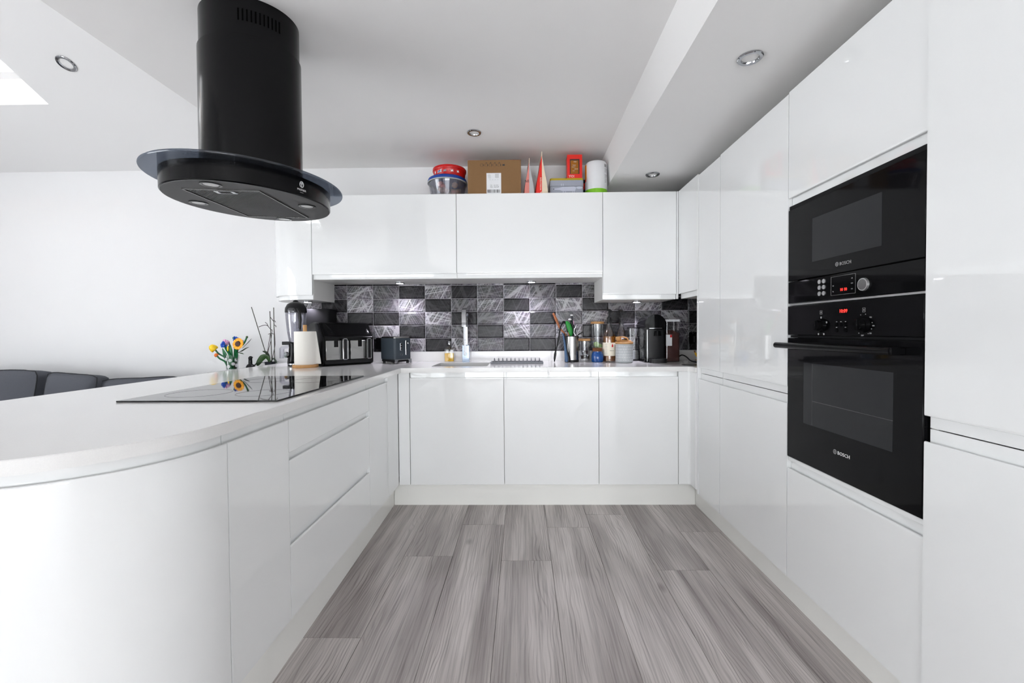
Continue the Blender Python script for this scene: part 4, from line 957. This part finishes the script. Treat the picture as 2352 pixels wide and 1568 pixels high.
n = len(fl_); vs2 = [(x*1.006, y*1.006, z) for x, y, z in vs]
MB().faces(vs+vs2, [(i, i+1, n+i+1, n+i) for i in range(n-1)] + [(2*n+i, 3*n+i, 3*n+i+1, 2*n+i+1) for i in range(n-1)] + [(n-1, 2*n-1, 4*n-1, 3*n-1), (0, 2*n, 3*n, n)]).build('loose_sheet', 'paper', t)

t = thing('juicer', 'slow juicer with clear jug, black arched lid and chrome dial', 'juicer', (-1.552, 2.962, Z)); t.scale = (.96, .96, .955)
MB().lathe([(0, 0), (.056, 0), (.058, .006), (.056, .012), (.060, .018), (.058, .05), (.052, .085), (.049, .13), (.051, .16), (.047, .172), (0, .172)], seg=40).build('motor_base', 'black_gloss', t)
MB().lathe([(.0605, .012), (.0605, .020), (.0585, .020), (.0585, .012)], seg=40, cap=False).build('chrome_band', 'chrome', t)
MB().lathe([(.046, .1725), (.050, .19), (.060, .26), (.066, .33), (.068, .385), (.0655, .385), (.0635, .33), (.0575, .26), (.0475, .19), (.044, .1725)], seg=40, cap=False).build('clear_jug', 'smoke_plastic', t)
MB().lathe([(0, .18), (.012, .18), (.017, .20), (.016, .30), (.010, .36), (0, .37)], seg=20).build('auger', 'smoke_plastic', t)
MB().lathe([(.0705, .382), (.0715, .392), (.069, .415), (.055, .442), (.03, .456), (.02, .458), (.016, .468), (.008, .473), (0, .473)], seg=40, cap=False).lathe([(.0705, .382), (.066, .382)], seg=40, cap=False).build('arched_lid', 'black_plastic', t)
MB().at((.004, -.066, .395)).lathe([(0, -.028), (.02, -.026), (.028, -.012), (.028, .006), (.018, .018), (0, .02)], seg=24, sy=.45).build('clear_chute', 'smoke_plastic', t)
MB().tube([(.038, -.058, .41), (.052, -.052, .38), (.056, -.05, .33), (.055, -.05, .285), (.052, -.05, .262)], [.010, .010, .009, .008, .006], 10).build('handle', 'black_plastic', t)
MB().at((-.046, -.036, .082), R(-38)).cyl((0, 0, 0), .022, -.014, 28, 'y').build('dial', 'chrome', t)
MB().prism([(-.045, .150), (-.105, .140), (-.118, .128), (-.118, .055), (-.096, .055), (-.096, .118), (-.088, .124), (-.045, .128)], 'y', -.012, .012).build('spout', 'smoke_plastic', t)
MB().box(-.098, -.046, -.014, .014, .1515, .176, .002).build('spout_cap', 'black_plastic', t)

# ------------------------------------------------------------------ behind the peninsula: console table, vase, orchid, sofa
t = thing('console_table', 'narrow black-topped console table between peninsula and back wall', 'table', (-1.985, 3.11, 0))
MB().box(-.145, .145, -.21, .225, .846, .858, .001).build('top', 'black_satin', t)
for x in (-.13, .13):
    for y in (-.195, .21): MB().box(x-.012, x+.012, y-.012, y+.012, 0, .8458).build('leg', 'black_satin', t)
ZT2 = .8583
t = thing('flower_vase', 'clear glass vase with white daisy pattern holding the toy flowers', 'vase', (-2.09, 3.095, ZT2))
MB().lathe([(0, 0), (.036, 0), (.038, .003), (.042, .06), (.049, .108), (.0465, .108), (.0395, .06), (.035, .006), (0, .005)], seg=36).build('glass_body', 'clear_glass', t)
for az, z in ((-72, .072), (-48, .046), (-88, .028), (-22, .075), (-18, .035), (-110, .08)):
    a = R(az); r_ = .0385+.07*z
    M = Matrix.Translation(((r_+.0008)*math.cos(a), (r_+.0008)*math.sin(a), z)) @ Matrix.Rotation(a+R(90), 4, 'Z')
    mb = MB().mtx(M)
    for k in range(10):
        q = R(36*k); mb.prism([(.003*math.cos(q-.5), .003*math.sin(q-.5)), (.0125*math.cos(q-.12), .0125*math.sin(q-.12)), (.0125*math.cos(q+.12), .0125*math.sin(q+.12)), (.003*math.cos(q+.5), .003*math.sin(q+.5))], 'y', -.0006, .0003)
    mb.build('daisy_print', 'daisy_white', t)['kind'] = 'stuff'
def flower(name, label, tip, parts, base=None, stem='stem_green'):
    b = base or (-2.09+random.uniform(-.018, .018), 3.095+random.uniform(-.018, .018), ZT2+.008)
    t = thing(name, label, 'flower', b)
    e = Vector(tip)-Vector(b); mid = e*.5+Vector((-e.x*.12, -e.y*.12, e.z*.08))
    MB().stube([(0, 0, 0), tuple(mid*.55), tuple(mid), tuple(e*.8), tuple(e)], .0058, 8).build('stem', stem, t)
    for nm, m_, f in parts:
        mb = MB().mtx(Matrix.Translation(e)); f(mb); mb.build(nm, m_, t)
def daisyhead(n, r0, r1, w, tilt=0):
    def f(mb):
        M0 = mb.M @ Matrix.Rotation(tilt, 4, 'Z') @ Matrix.Rotation(R(80), 4, 'X')
        for k in range(n):
            mb.mtx(M0 @ Matrix.Rotation(2*math.pi*k/n, 4, 'Z')).ball(((r0+r1)/2, 0, .002*(k % 2)), (r1-r0)/2+.002, w, .0025, 8, 6)
    return f
def disc(r): return lambda mb: mb.mtx(mb.M @ Matrix.Rotation(R(80), 4, 'X')).lathe([(0, -.004), (r*.8, -.004), (r, 0), (r*.8, .006), (0, .008)], seg=20)
def cup(n, r, h):
    def f(mb):
        M0 = mb.M @ Matrix.Rotation(R(-38), 4, 'Y') @ Matrix.Rotation(R(25), 4, 'X')
        for k in range(n): mb.mtx(M0 @ Matrix.Rotation(2*math.pi*k/n, 4, 'Z') @ Matrix.Rotation(R(-22), 4, 'Y')).ball((r*.55, 0, h*.35), r*.32, r*.5, h*.6, 10, 8)
    return f
def spray(n, r, s): 
    rnd = random.Random(n*7+int(r*1e4))
    return lambda mb: [mb.ball((rnd.uniform(-r, r), rnd.uniform(-r, r), rnd.uniform(-r, r)), s, s, s*1.2, 8, 6) for _ in range(n)]
flower('toy_sunflower', 'toy sunflower with brown centre, largest bloom in the vase', (-2.008, 3.04, ZT2+.190), [('petals', 'petal_orange', daisyhead(18, .020, .041, .0078, -.1)), ('centre', 'seed_brown', disc(.0215))])
flower('toy_tulip', 'yellow toy tulip leaning out of the left of the vase', (-2.185, 3.06, ZT2+.148), [('petals', 'petal_yellow', cup(5, .036, .042))])
flower('toy_cornflower', 'bright blue toy cornflower in the middle of the vase', (-2.113, 3.05, ZT2+.188), [('petals', 'petal_blue', spray(22, .016, .0065))])
flower('toy_aster', 'smaller dark blue toy flower at the top of the vase', (-2.080, 3.125, ZT2+.226), [('petals', 'petal_blue', spray(14, .012, .0055)), ('leaf_tips', 'stem_green', lambda mb: mb.ball((-.015, 0, .004), .009, .009, .009, 8, 6))])
flower('toy_lavender', 'pale violet toy lavender near the top of the vase', (-2.052, 3.13, ZT2+.206), [('petals', 'petal_violet', spray(16, .015, .006))])
flower('toy_rose', 'pink toy flower behind the blue one in the vase', (-2.150, 3.12, ZT2+.200), [('petals', 'petal_pink', spray(16, .015, .0075))])
flower('toy_poppy', 'small orange toy flower low on the left of the vase', (-2.158, 3.04, ZT2+.105), [('petals', 'petal_coral', cup(4, .019, .02))])
flower('toy_buttercup', 'yellow toy blossom between the stems of the bouquet', (-2.075, 3.03, ZT2+.158), [('petals', 'petal_yellow', lambda mb: mb.ball((0, 0, 0), .006, .005, .02, 8, 8))])
flower('toy_bud', 'green toy bud poking up behind the sunflower', (-1.995, 3.12, ZT2+.236), [('bud', 'leaf', lambda mb: mb.ball((0, 0, 0), .008, .008, .009, 10, 8))])
for k, (dx, dy, h_, l_) in enumerate(((-.02, -.012, .15, -.03), (.004, -.02, .17, .012), (.022, -.006, .14, .035), (-.012, .016, .165, -.015), (.012, .018, .16, .02), (.0, .0, .185, -.006))):
    g = thing('toy_grass', ('broad green toy leaf left among the bouquet stems', 'broad green toy leaf in the middle of the bouquet stems', 'broad dark green toy leaf right among the bouquet stems', 'green toy leaf at the back left of the vase', 'green toy leaf at the back right of the vase', 'tallest green toy leaf in the centre of the vase')[k], 'leaf', (-2.09+dx, 3.095+dy, ZT2+.008))
    MB().tube([(0, 0, 0), (l_*.2, -.004, h_*.4), (l_*.6, -.01, h_*.75), (l_, -.015, h_)], [.008, .015, .014, .003], 8, (1, .3)).build('blade', ('stem_green', 'stem_green', 'leaf_dark')[k % 3], g)
def blade(pts, w, m_='leaf_dark'): return lambda mb: mb.stube(pts, w, 8, (1, .25))
flower('toy_leaf_stem', 'dark green toy leaf sprig reaching right from the vase', (-2.03, 3.065, ZT2+.128), [('leaf', 'leaf_dark', blade([(0, 0, 0), (.03, 0, .01), (.06, 0, .028), (.085, 0, .038)], [.003, .011, .009, .002])), ('leaf', 'leaf', blade([(0, 0, 0), (.03, -.005, -.005), (.05, -.008, -.012)], [.003, .012, .003])), ('leaf', 'leaf_dark', blade([(.03, .01, .03), (.075, .012, .075), (.095, .012, .098)], [.003, .005, .0015]))])

t = thing('pump_dispenser', 'small dark pump bottle between vase and orchid', 'bottle', (-1.992, 3.15, ZT2))
MB().lathe([(0, 0), (.027, 0), (.029, .003), (.029, .022), (.022, .034), (.013, .040), (.0125, .062), (.012, .074), (.0135, .078), (.0135, .086), (.01, .091), (0, .091)], seg=28).build('body', 'black_plastic', t)
MB().tube([(-.006, 0, .090), (.006, 0, .091), (.018, 0, .087)], [.006, .006, .0035], 8).build('nozzle', 'black_plastic', t)

t = thing('orchid', 'bare orchid with green leaves and stake-tied stems in a small pot', 'plant', (-1.895, 3.235, ZT2))
MB().lathe([(0, 0), (.032, 0), (.038, .045), (.040, .048), (.036, .048), (.034, .040), (0, .040)], seg=28).build('pot', 'appliance_grey', t)
def leafm(pts, w): return MB().stube(pts, w, 10, (1, .18), 6)
for pts, w, m_ in (([(0, 0, .04), (-.02, -.008, .085), (-.05, -.014, .082), (-.078, -.02, .04), (-.084, -.022, .02)], [.006, .016, .021, .016, .004], 'leaf'),
                   ([(0, 0, .045), (-.012, .0, .095), (-.03, 0, .118), (-.058, .002, .128)], [.005, .009, .010, .003], 'leaf_dark'),
                   ([(0, .004, .04), (.02, .004, .075), (.035, .004, .06), (.05, .004, .035)], [.006, .013, .015, .004], 'leaf_dark'),
                   ([(-.03, -.01, .04), (-.075, -.02, .045), (-.098, -.024, .032), (-.104, -.025, .015)], [.006, .012, .014, .006], 'leaf_dark'),
                   ([(.01, -.004, .04), (.04, -.008, .052), (.07, -.01, .048)], [.005, .010, .003], 'leaf_dark')):
    leafm(pts, w).build('leaf', m_, t)
for pts in ([(-.012, 0, .04), (-.135, .0, .46)], [(.012, 0, .04), (.004, 0, .428)], [(.034, 0, .04), (.033, .0, .455)]):
    MB().tube(pts, .0028, 8).build('stake', 'stick', t)
for pts in ([(-.028, 0, .08), (-.006, 0, .2), (.004, 0, .262)], [(-.01, 0, .04), (-.016, 0, .12), (.006, 0, .2), (.018, 0, .29)], [(.012, 0, .06), (.036, 0, .16), (.038, 0, .22), (.033, 0, .35), (.046, 0, .345)],
            [(.016, 0, .285), (0, 0, .30), (-.02, 0, .322), (-.05, 0, .322), (-.083, 0, .31)], [(-.012, 0, .316), (-.02, 0, .334), (-.034, 0, .345)], [(.034, 0, .348), (.016, 0, .37), (.006, 0, .384)], [(.036, 0, .325), (.046, 0, .318), (.047, 0, .308)], [(-.012, 0, .255), (.01, 0, .262), (.03, 0, .256)]):
    MB().stube(pts, .0022, 6).build('stem', 'dry_stem', t)

# sofa along the back wall
t = thing('sofa', 'charcoal fabric sofa against the back wall beyond the peninsula', 'sofa', (-3.35, 2.9, 0))
def pad(mb, x0, x1, y0, y1, z0, z1, b): return mb.box(x0, x1, y0, y1, z0, z1, b, 3)
pad(MB(), -1.05, 1.02, -.45, .42, .06, .30, .03).build('base', 'grey_fabric', t)
pad(MB(), -1.05, 1.02, .20, .435, .301, .74, .04).build('back_frame', 'grey_fabric', t)
for x0, x1 in ((-1.04, -.36), (-.355, .32), (.325, 1.0)): pad(MB(), x0, x1, -.45, .198, .301, .45, .035).build('seat_cushion', 'grey_fabric', t)
pad(MB(), 1.021, 1.20, -.45, .435, .06, .60, .04).build('arm', 'grey_fabric', t)
for x in (-.95, .95):
    for y in (-.38, .35): MB().cyl((x, y, 0), .02, .06, 14).build('foot', 'black_plastic', t)
def cushion(label, cx, cy, z0, w, h, th, rx, rz, ry=0, puff=.018):
    T0 = Matrix.Translation((cx+3.35, cy-2.9, z0))
    n = 10; vs = []; M = T0 @ Matrix.Rotation(rz, 4, 'Z') @ Matrix.Rotation(rx, 4, 'X') @ Matrix.Rotation(ry, 4, 'Y')
    pts = {}
    fs = []
    for s_ in (-1, 1):
        for i in range(n+1):
            for j in range(n+1):
                u, v = -1+2*i/n, -1+2*j/n
                bulge = (1-u**4)*(1-v**4)
                e = 1-.045*(1-abs(v))*abs(u)**3-.05*abs(u*v)**6
                pts[(s_, i, j)] = len(vs)
                vs.append(tuple(M @ Vector((u*w/2*e, s_*(th*.30+ (th*.2+puff)*bulge), h/2+v*h/2*(1-.03*(1-abs(u))*abs(v)**3-.09*abs(u*v)**5)))))
        for i in range(n):
            for j in range(n): fs.append([pts[(s_, *q)] for q in ((i, j), (i+1, j), (i+1, j+1), (i, j+1))])
    for k in range(n):
        for a, b in (((k, 0), (k+1, 0)), ((k, n), (k+1, n)), ((0, k), (0, k+1)), ((n, k), (n, k+1))):
            fs.append([pts[(-1, *a)], pts[(-1, *b)], pts[(1, *b)], pts[(1, *a)]])
    c = MB().faces(vs, fs).build('back_cushion', 'grey_fabric', t, False, 70); c['label'] = label
    ring = [(i, 0) for i in range(n)] + [(n, j) for j in range(n)] + [(n-i, n) for i in range(n)] + [(0, n-j) for j in range(n)]
    P = [vs[pts[(-1, *q)]] for q in ring]; MB().tube(P+[P[0]], .0032, 6).build('piping', 'piping', c)
cushion('upright charcoal back cushion at the left end of the sofa', -3.80, 2.93, .452, .98, .425, .17, R(-7), 0, R(-1.2))
cushion('slumped charcoal back cushion in the middle of the sofa', -3.115, 2.92, .452, .38, .405, .14, R(-8), R(-3), R(4))
cushion('flattened charcoal cushion at the right end of the sofa, nearest the vase', -2.63, 2.95, .452, .56, .370, .13, R(-9), R(2), R(-2))

# ------------------------------------------------------------------ things on top of the wall cabinets
ZC2 = UW + .0008
t = thing('plastic_tub', 'round clear tub with a blue lid on the wall cabinets, beneath the red tub', 'tub', (-.533, 3.152, ZC2))
MB().lathe([(0, 0), (.105, 0), (.112, .006), (.135, .118), (.1375, .126), (.134, .126), (.131, .118), (.108, .008), (0, .004)], seg=56).build('clear_bowl', 'smoke_plastic', t)
MB().lathe([(.1335, .1175), (.1425, .1175), (.1425, .124), (.1335, .124)], seg=56, cap=False).build('rim', 'canister_grey', t)
MB().lathe([(0, .1265), (.1405, .1265), (.1415, .130), (.136, .146), (.126, .152), (0, .152)], seg=56).build('lid', 'blue_lid', t)
rnd = random.Random(3)
for k in range(22):
    a, r_ = rnd.uniform(0, 6.28), rnd.uniform(.02, .085); s_ = rnd.uniform(.014, .024)
    MB().at((r_*math.cos(a), r_*math.sin(a), .024+.07*rnd.random()), a, rnd.uniform(-1, 1)).vbox(-s_, s_, -s_*.8, s_*.8, -s_*.6, s_*.6, s_*.5, 3).build('wrapped_treat', ('food_mix', 'pod_cream', 'pink_foil', 'food_mix')[k % 4], t)
t = thing('red_tub', 'round red confectionery tub stacked on the blue-lidded tub', 'tub', (-.517, 3.150, ZC2+.1525))
MB().lathe([(0, 0), (.104, 0), (.108, .004), (.115, .046), (0, .046)], seg=56).build('body', 'red_gloss', t)
MB().lathe([(0, .0462), (.1185, .0462), (.120, .049), (.120, .064), (.117, .068), (.108, .0695), (.106, .066), (0, .066)], seg=56).build('lid', 'red_gloss', t)
for az, w, h, m_ in ((-118, .020, .011, 'label_white'), (-119, .013, .006, 'blue_lid'), (-97, .012, .009, 'tin_grey'), (-72, .010, .009, 'label_white'), (-50, .009, .009, 'label_white'), (-140, .007, .010, 'label_white'), (-84, .004, .004, 'pink_foil')):
    a = R(az); r_ = .1135; k = 1 if m_ != 'blue_lid' else 1.006
    M = Matrix.Translation((r_*k*math.cos(a), r_*k*math.sin(a), .026)) @ Matrix.Rotation(a+R(90), 4, 'Z') @ Matrix.Rotation(R(-9), 4, 'X') @ Matrix.Rotation(R(-10), 4, 'Y')
    MB().mtx(M).prism([(-w, -h), (-w*.3, -h*.55), (w*.9, -h*.9), (w*.7, 0), (w, h), (0, h*.6), (-w*.9, h*.9), (-w*.75, 0)], 'y', -.0012, .0012).build('printed_patch', m_, t)

t = thing('cardboard_box', 'brown cardboard parcel with a white shipping label on the wall cabinets', 'box', (-.1865, 3.165, ZC2))
MB().box(-.184, .184, -.143, .143, 0, .240, .002).build('carton', 'cardboard', t)
MB().box(-.184, .184, -.1432, -.1429, .2372, .2384).build('flap_seam', 'wood_spoon', t)
MB().box(-.054, .047, -.1436, -.1428, .004, .150).build('shipping_label', 'label_white', t)
def lprint(x, z, w, h, m_='print_black'): MB().box(x-w/2, x+w/2, -.1441, -.1434, z-h/2, z+h/2).build('label_print', m_, t)
rnd = random.Random(5)
x = -.048
while x < .04:
    w = rnd.choice((.0016, .0028, .004)); lprint(x+w/2, .026, w, .022); x += w+rnd.choice((.0016, .0026, .004))
for k in range(5): lprint(-.036+.001*k, .140-.006*k, .018+.004*(k % 2), .0016, 'print_grey')
for k in range(6): lprint(.018, .143-.005*k, .026, .0018, 'print_grey')
for k in range(4): lprint(-.03+.018*k, .104, .010, .0014, 'print_grey')
text('DX    SN 1NG', .009, 'print_black', t, face_ny(0, -.1437, .066), 'lettering'); text('DX - NG/347', .0105, 'print_black', t, face_ny(.002, -.1437, .054), 'lettering')
for k in range(6):   # row of handling pictograms under the top edge
    x = -.085+.030*k
    if k < 5:
        MB().tube([(x+.012*math.cos(R(a)), -.1432, .205+.010*math.sin(R(a))) for a in range(-70, 251, 32)], .0007, 5).build('pictogram', 'print_black', t)
        MB().prism([(x+.007, .199), (x+.012, .205), (x+.007, .211)], 'y', -.1436, -.1428).build('pictogram', 'print_black', t)
        if k: MB().prism([(x-.008, .218), (x, .224), (x+.008, .218), (x, .220)], 'y', -.1436, -.1428).build('pictogram', 'print_black', t)
    else: MB().box(x-.008, x+.008, -.1436, -.1428, .199, .210).build('pictogram', 'print_black', t)

def pouch(loc, w, d, h, label, front, back, rz, tear=.0):
    t = thing('food_pouch', label, 'pouch', loc, rz, 'stand-up food pouches on the wall cabinets')
    def half(sx, hh):
        rows = []
        for k in range(9):
            q = k/8; wx = w/2*(1-q)**.85*(1+.10*math.sin(q*6)); rows.append((q*hh, max(.0015, wx)))
        vs = []; fs = []
        ny = 6
        for z, wx in rows:
            for j in range(ny+1):
                v = -1+2*j/ny; vs.append((sx*wx*(1-.12*v*v*(1-z/hh)), v*d/2, z))
            vs.append((0, d/2, z)); vs.append((0, -d/2, z))
        n = ny+3
        for k in range(8):
            for j in range(n-1): fs.append((k*n+j, k*n+j+1, (k+1)*n+j+1, (k+1)*n+j))
            fs.append((k*n+n-1, k*n, (k+1)*n, (k+1)*n+n-1))
        fs.append(list(range(n))[::-1]); fs.append([8*n+j for j in range(n)])
        return MB().faces(vs, fs)
    half(-1, h).build('front_panel', front, t, False, 60); half(1, h*.985).build('back_panel', back, t, False, 60)
    MB().box(-.0012, .0022, -d/2, d/2, h-.002, h+.03).build('top_seal', 'cream_foil', t)
    return t
p1 = pouch((.050, 3.13, ZC2), .078, .19, .225, 'pink and white food pouch standing edge-on beside the parcel', 'pink_foil', 'canister_grey', R(3))
text('NE', .024, 'print_black', p1, face_ny(-.016, -.0955, .095, R(4)), 'lettering', .0008)
p2 = pouch((.137, 3.12, ZC2), .092, .20, .262, 'red protein powder pouch with a torn cream edge', 'red_box', 'cream_foil', R(3))
text('MYPROTEIN', .0155, 'cream_label', p2, face_ny(-.008, -.1005, .072, R(90)), 'lettering', .0008, space=1.05)
MB().prism([(-.0125, .010), (-.004, .020), (-.0005, .016), (-.009, .006)], 'y', -.1012, -.0998).build('emblem', 'cream_label', p2)

t = thing('storage_tin', 'grey lidded tin with a mustard rim and pale animal motif', 'tin', (.315, 3.125, ZC2))
MB().vbox(-.116, .116, -.075, .075, 0, .062, .012).build('body', 'tin_grey', t)
MB().vbox(-.1175, .1175, -.0765, .0765, .0632, .104, .013).build('lid', 'tin_grey', t)
MB().vbox(-.1165, .1165, -.0755, .0755, .1042, .120, .012, 4, .004).build('lid_top', 'mustard', t)
mb = MB()   # plain pale four-legged silhouette
mb.prism([(-.03, .030), (.058, .030), (.066, .054), (.05, .060), (-.03, .058), (-.055, .050), (-.09, .046), (-.088, .040), (-.05, .038)], 'y', -.0757, -.0748)
mb.build('motif_body', 'tin_motif', t)
for x in (-.024, -.008, .040, .052): MB().box(x-.002, x+.002, -.0757, -.0748, .004, .030).build('motif_leg', 'tin_motif', t)
for x in (-.036, -.024): MB().box(x-.002, x+.002, -.0772, -.0763, .0635, .080).build('motif_ear', 'tin_motif', t)
MB().ball((.088, -.0755, .052), .022, .0008, .009).build('motif_tail', 'tin_motif', t)
MB().ball((-.0895, -.0756, .0435), .003, .0009, .003).build('motif_nose', 'print_black', t)

t = thing('sauce_box', 'red boxed sauce gift pack standing on the grey tin', 'box', (.374, 3.115, ZC2+.1203))
mb = MB()
for a in ((-.052, -.034, 0, .168), (.034, .052, 0, .168), (-.034, .034, 0, .034), (-.034, .034, .138, .168)): mb.box(a[0], a[1], -.045, -.042, a[2], a[3])
mb.build('window_frame', 'red_box', t)
MB().box(-.052, .052, -.0418, .045, 0, .168, .001).build('carton', 'red_box', t)
MB().box(-.034, .034, -.0425, -.0419, .034, .138).build('window_picture', 'pod_dark', t)
MB().vbox(-.028, .026, -.0442, -.0426, .036, .128, .0006).build('sauce_pouch', 'syrup', t)
for s_, x, z, sz in (('YO!', .002, .118, .012), ('katsu', -.004, .096, .011), ('curry', -.008, .083, .011), ('sauce', .010, .070, .011), ('mild', -.008, .056, .008)): text(s_, sz, 'cream_label', t, face_ny(x, -.0445, z), 'lettering', .0003)
text('YO!', .024, 'print_white', t, face_ny(-.022, -.0454, .017), 'lettering', .0004)
MB().box(-.011, .011, -.002, .002, .168, .1725, .0005).build('hang_tab', 'cream_label', t)

t = thing('black_carton', 'narrow black carton wedged between grey tin and white roll pack', 'box', (.4465, 3.225, ZC2))
MB().box(-.034, .034, -.03, .03, 0, .155, .001).build('carton', 'black_matt', t)
MB().box(-.020, .020, -.0306, -.0301, .085, .13).build('label', 'red_box', t)

t = thing('roll_pack', 'white wrapped roll pack with lime green base and yellow stripe', 'pack', (.530, 3.115, ZC2))
MB().lathe([(0, .045), (.077, .045), (.0775, .05), (.077, .12), (.0765, .20), (.077, .228), (.068, .240), (.03, .246), (0, .245)], seg=48).build('wrapper', 'label_white', t)
MB().lathe([(0, .014), (.0785, .014), (.0785, .0445), (0, .0445)], seg=48).build('green_band', 'lime', t)
MB().lathe([(0, 0), (.074, 0), (.0775, .004), (.0775, .0138), (0, .0138)], seg=48).build('base_film', 'label_white', t)
def strip(a0, a1, z0, z1, m_, nm, r_=.0782):
    n = 6; pts = [(r_*math.cos(R(a0+(a1-a0)*k/n)), r_*math.sin(R(a0+(a1-a0)*k/n))) for k in range(n+1)]
    ins = [(x*.985, y*.985) for x, y in pts[::-1]]
    MB().loft([(pts+ins, z0), (pts+ins, z1)]).build(nm, m_, t)
strip(-178, -158, .12, .222, 'amber', 'yellow_stripe'); strip(-176, -162, .105, .125, 'red_box', 'red_mark', .0785)
for k in range(7): strip(-52+2.6*k, -50.8+2.6*k, .196, .216, 'print_grey', 'barcode_bar')
for k in range(9): strip(-50, -26-(k % 3)*4, .182-.010*k-(.012 if k > 2 else 0), .185-.010*k-(.012 if k > 2 else 0), 'print_grey', 'print_line')
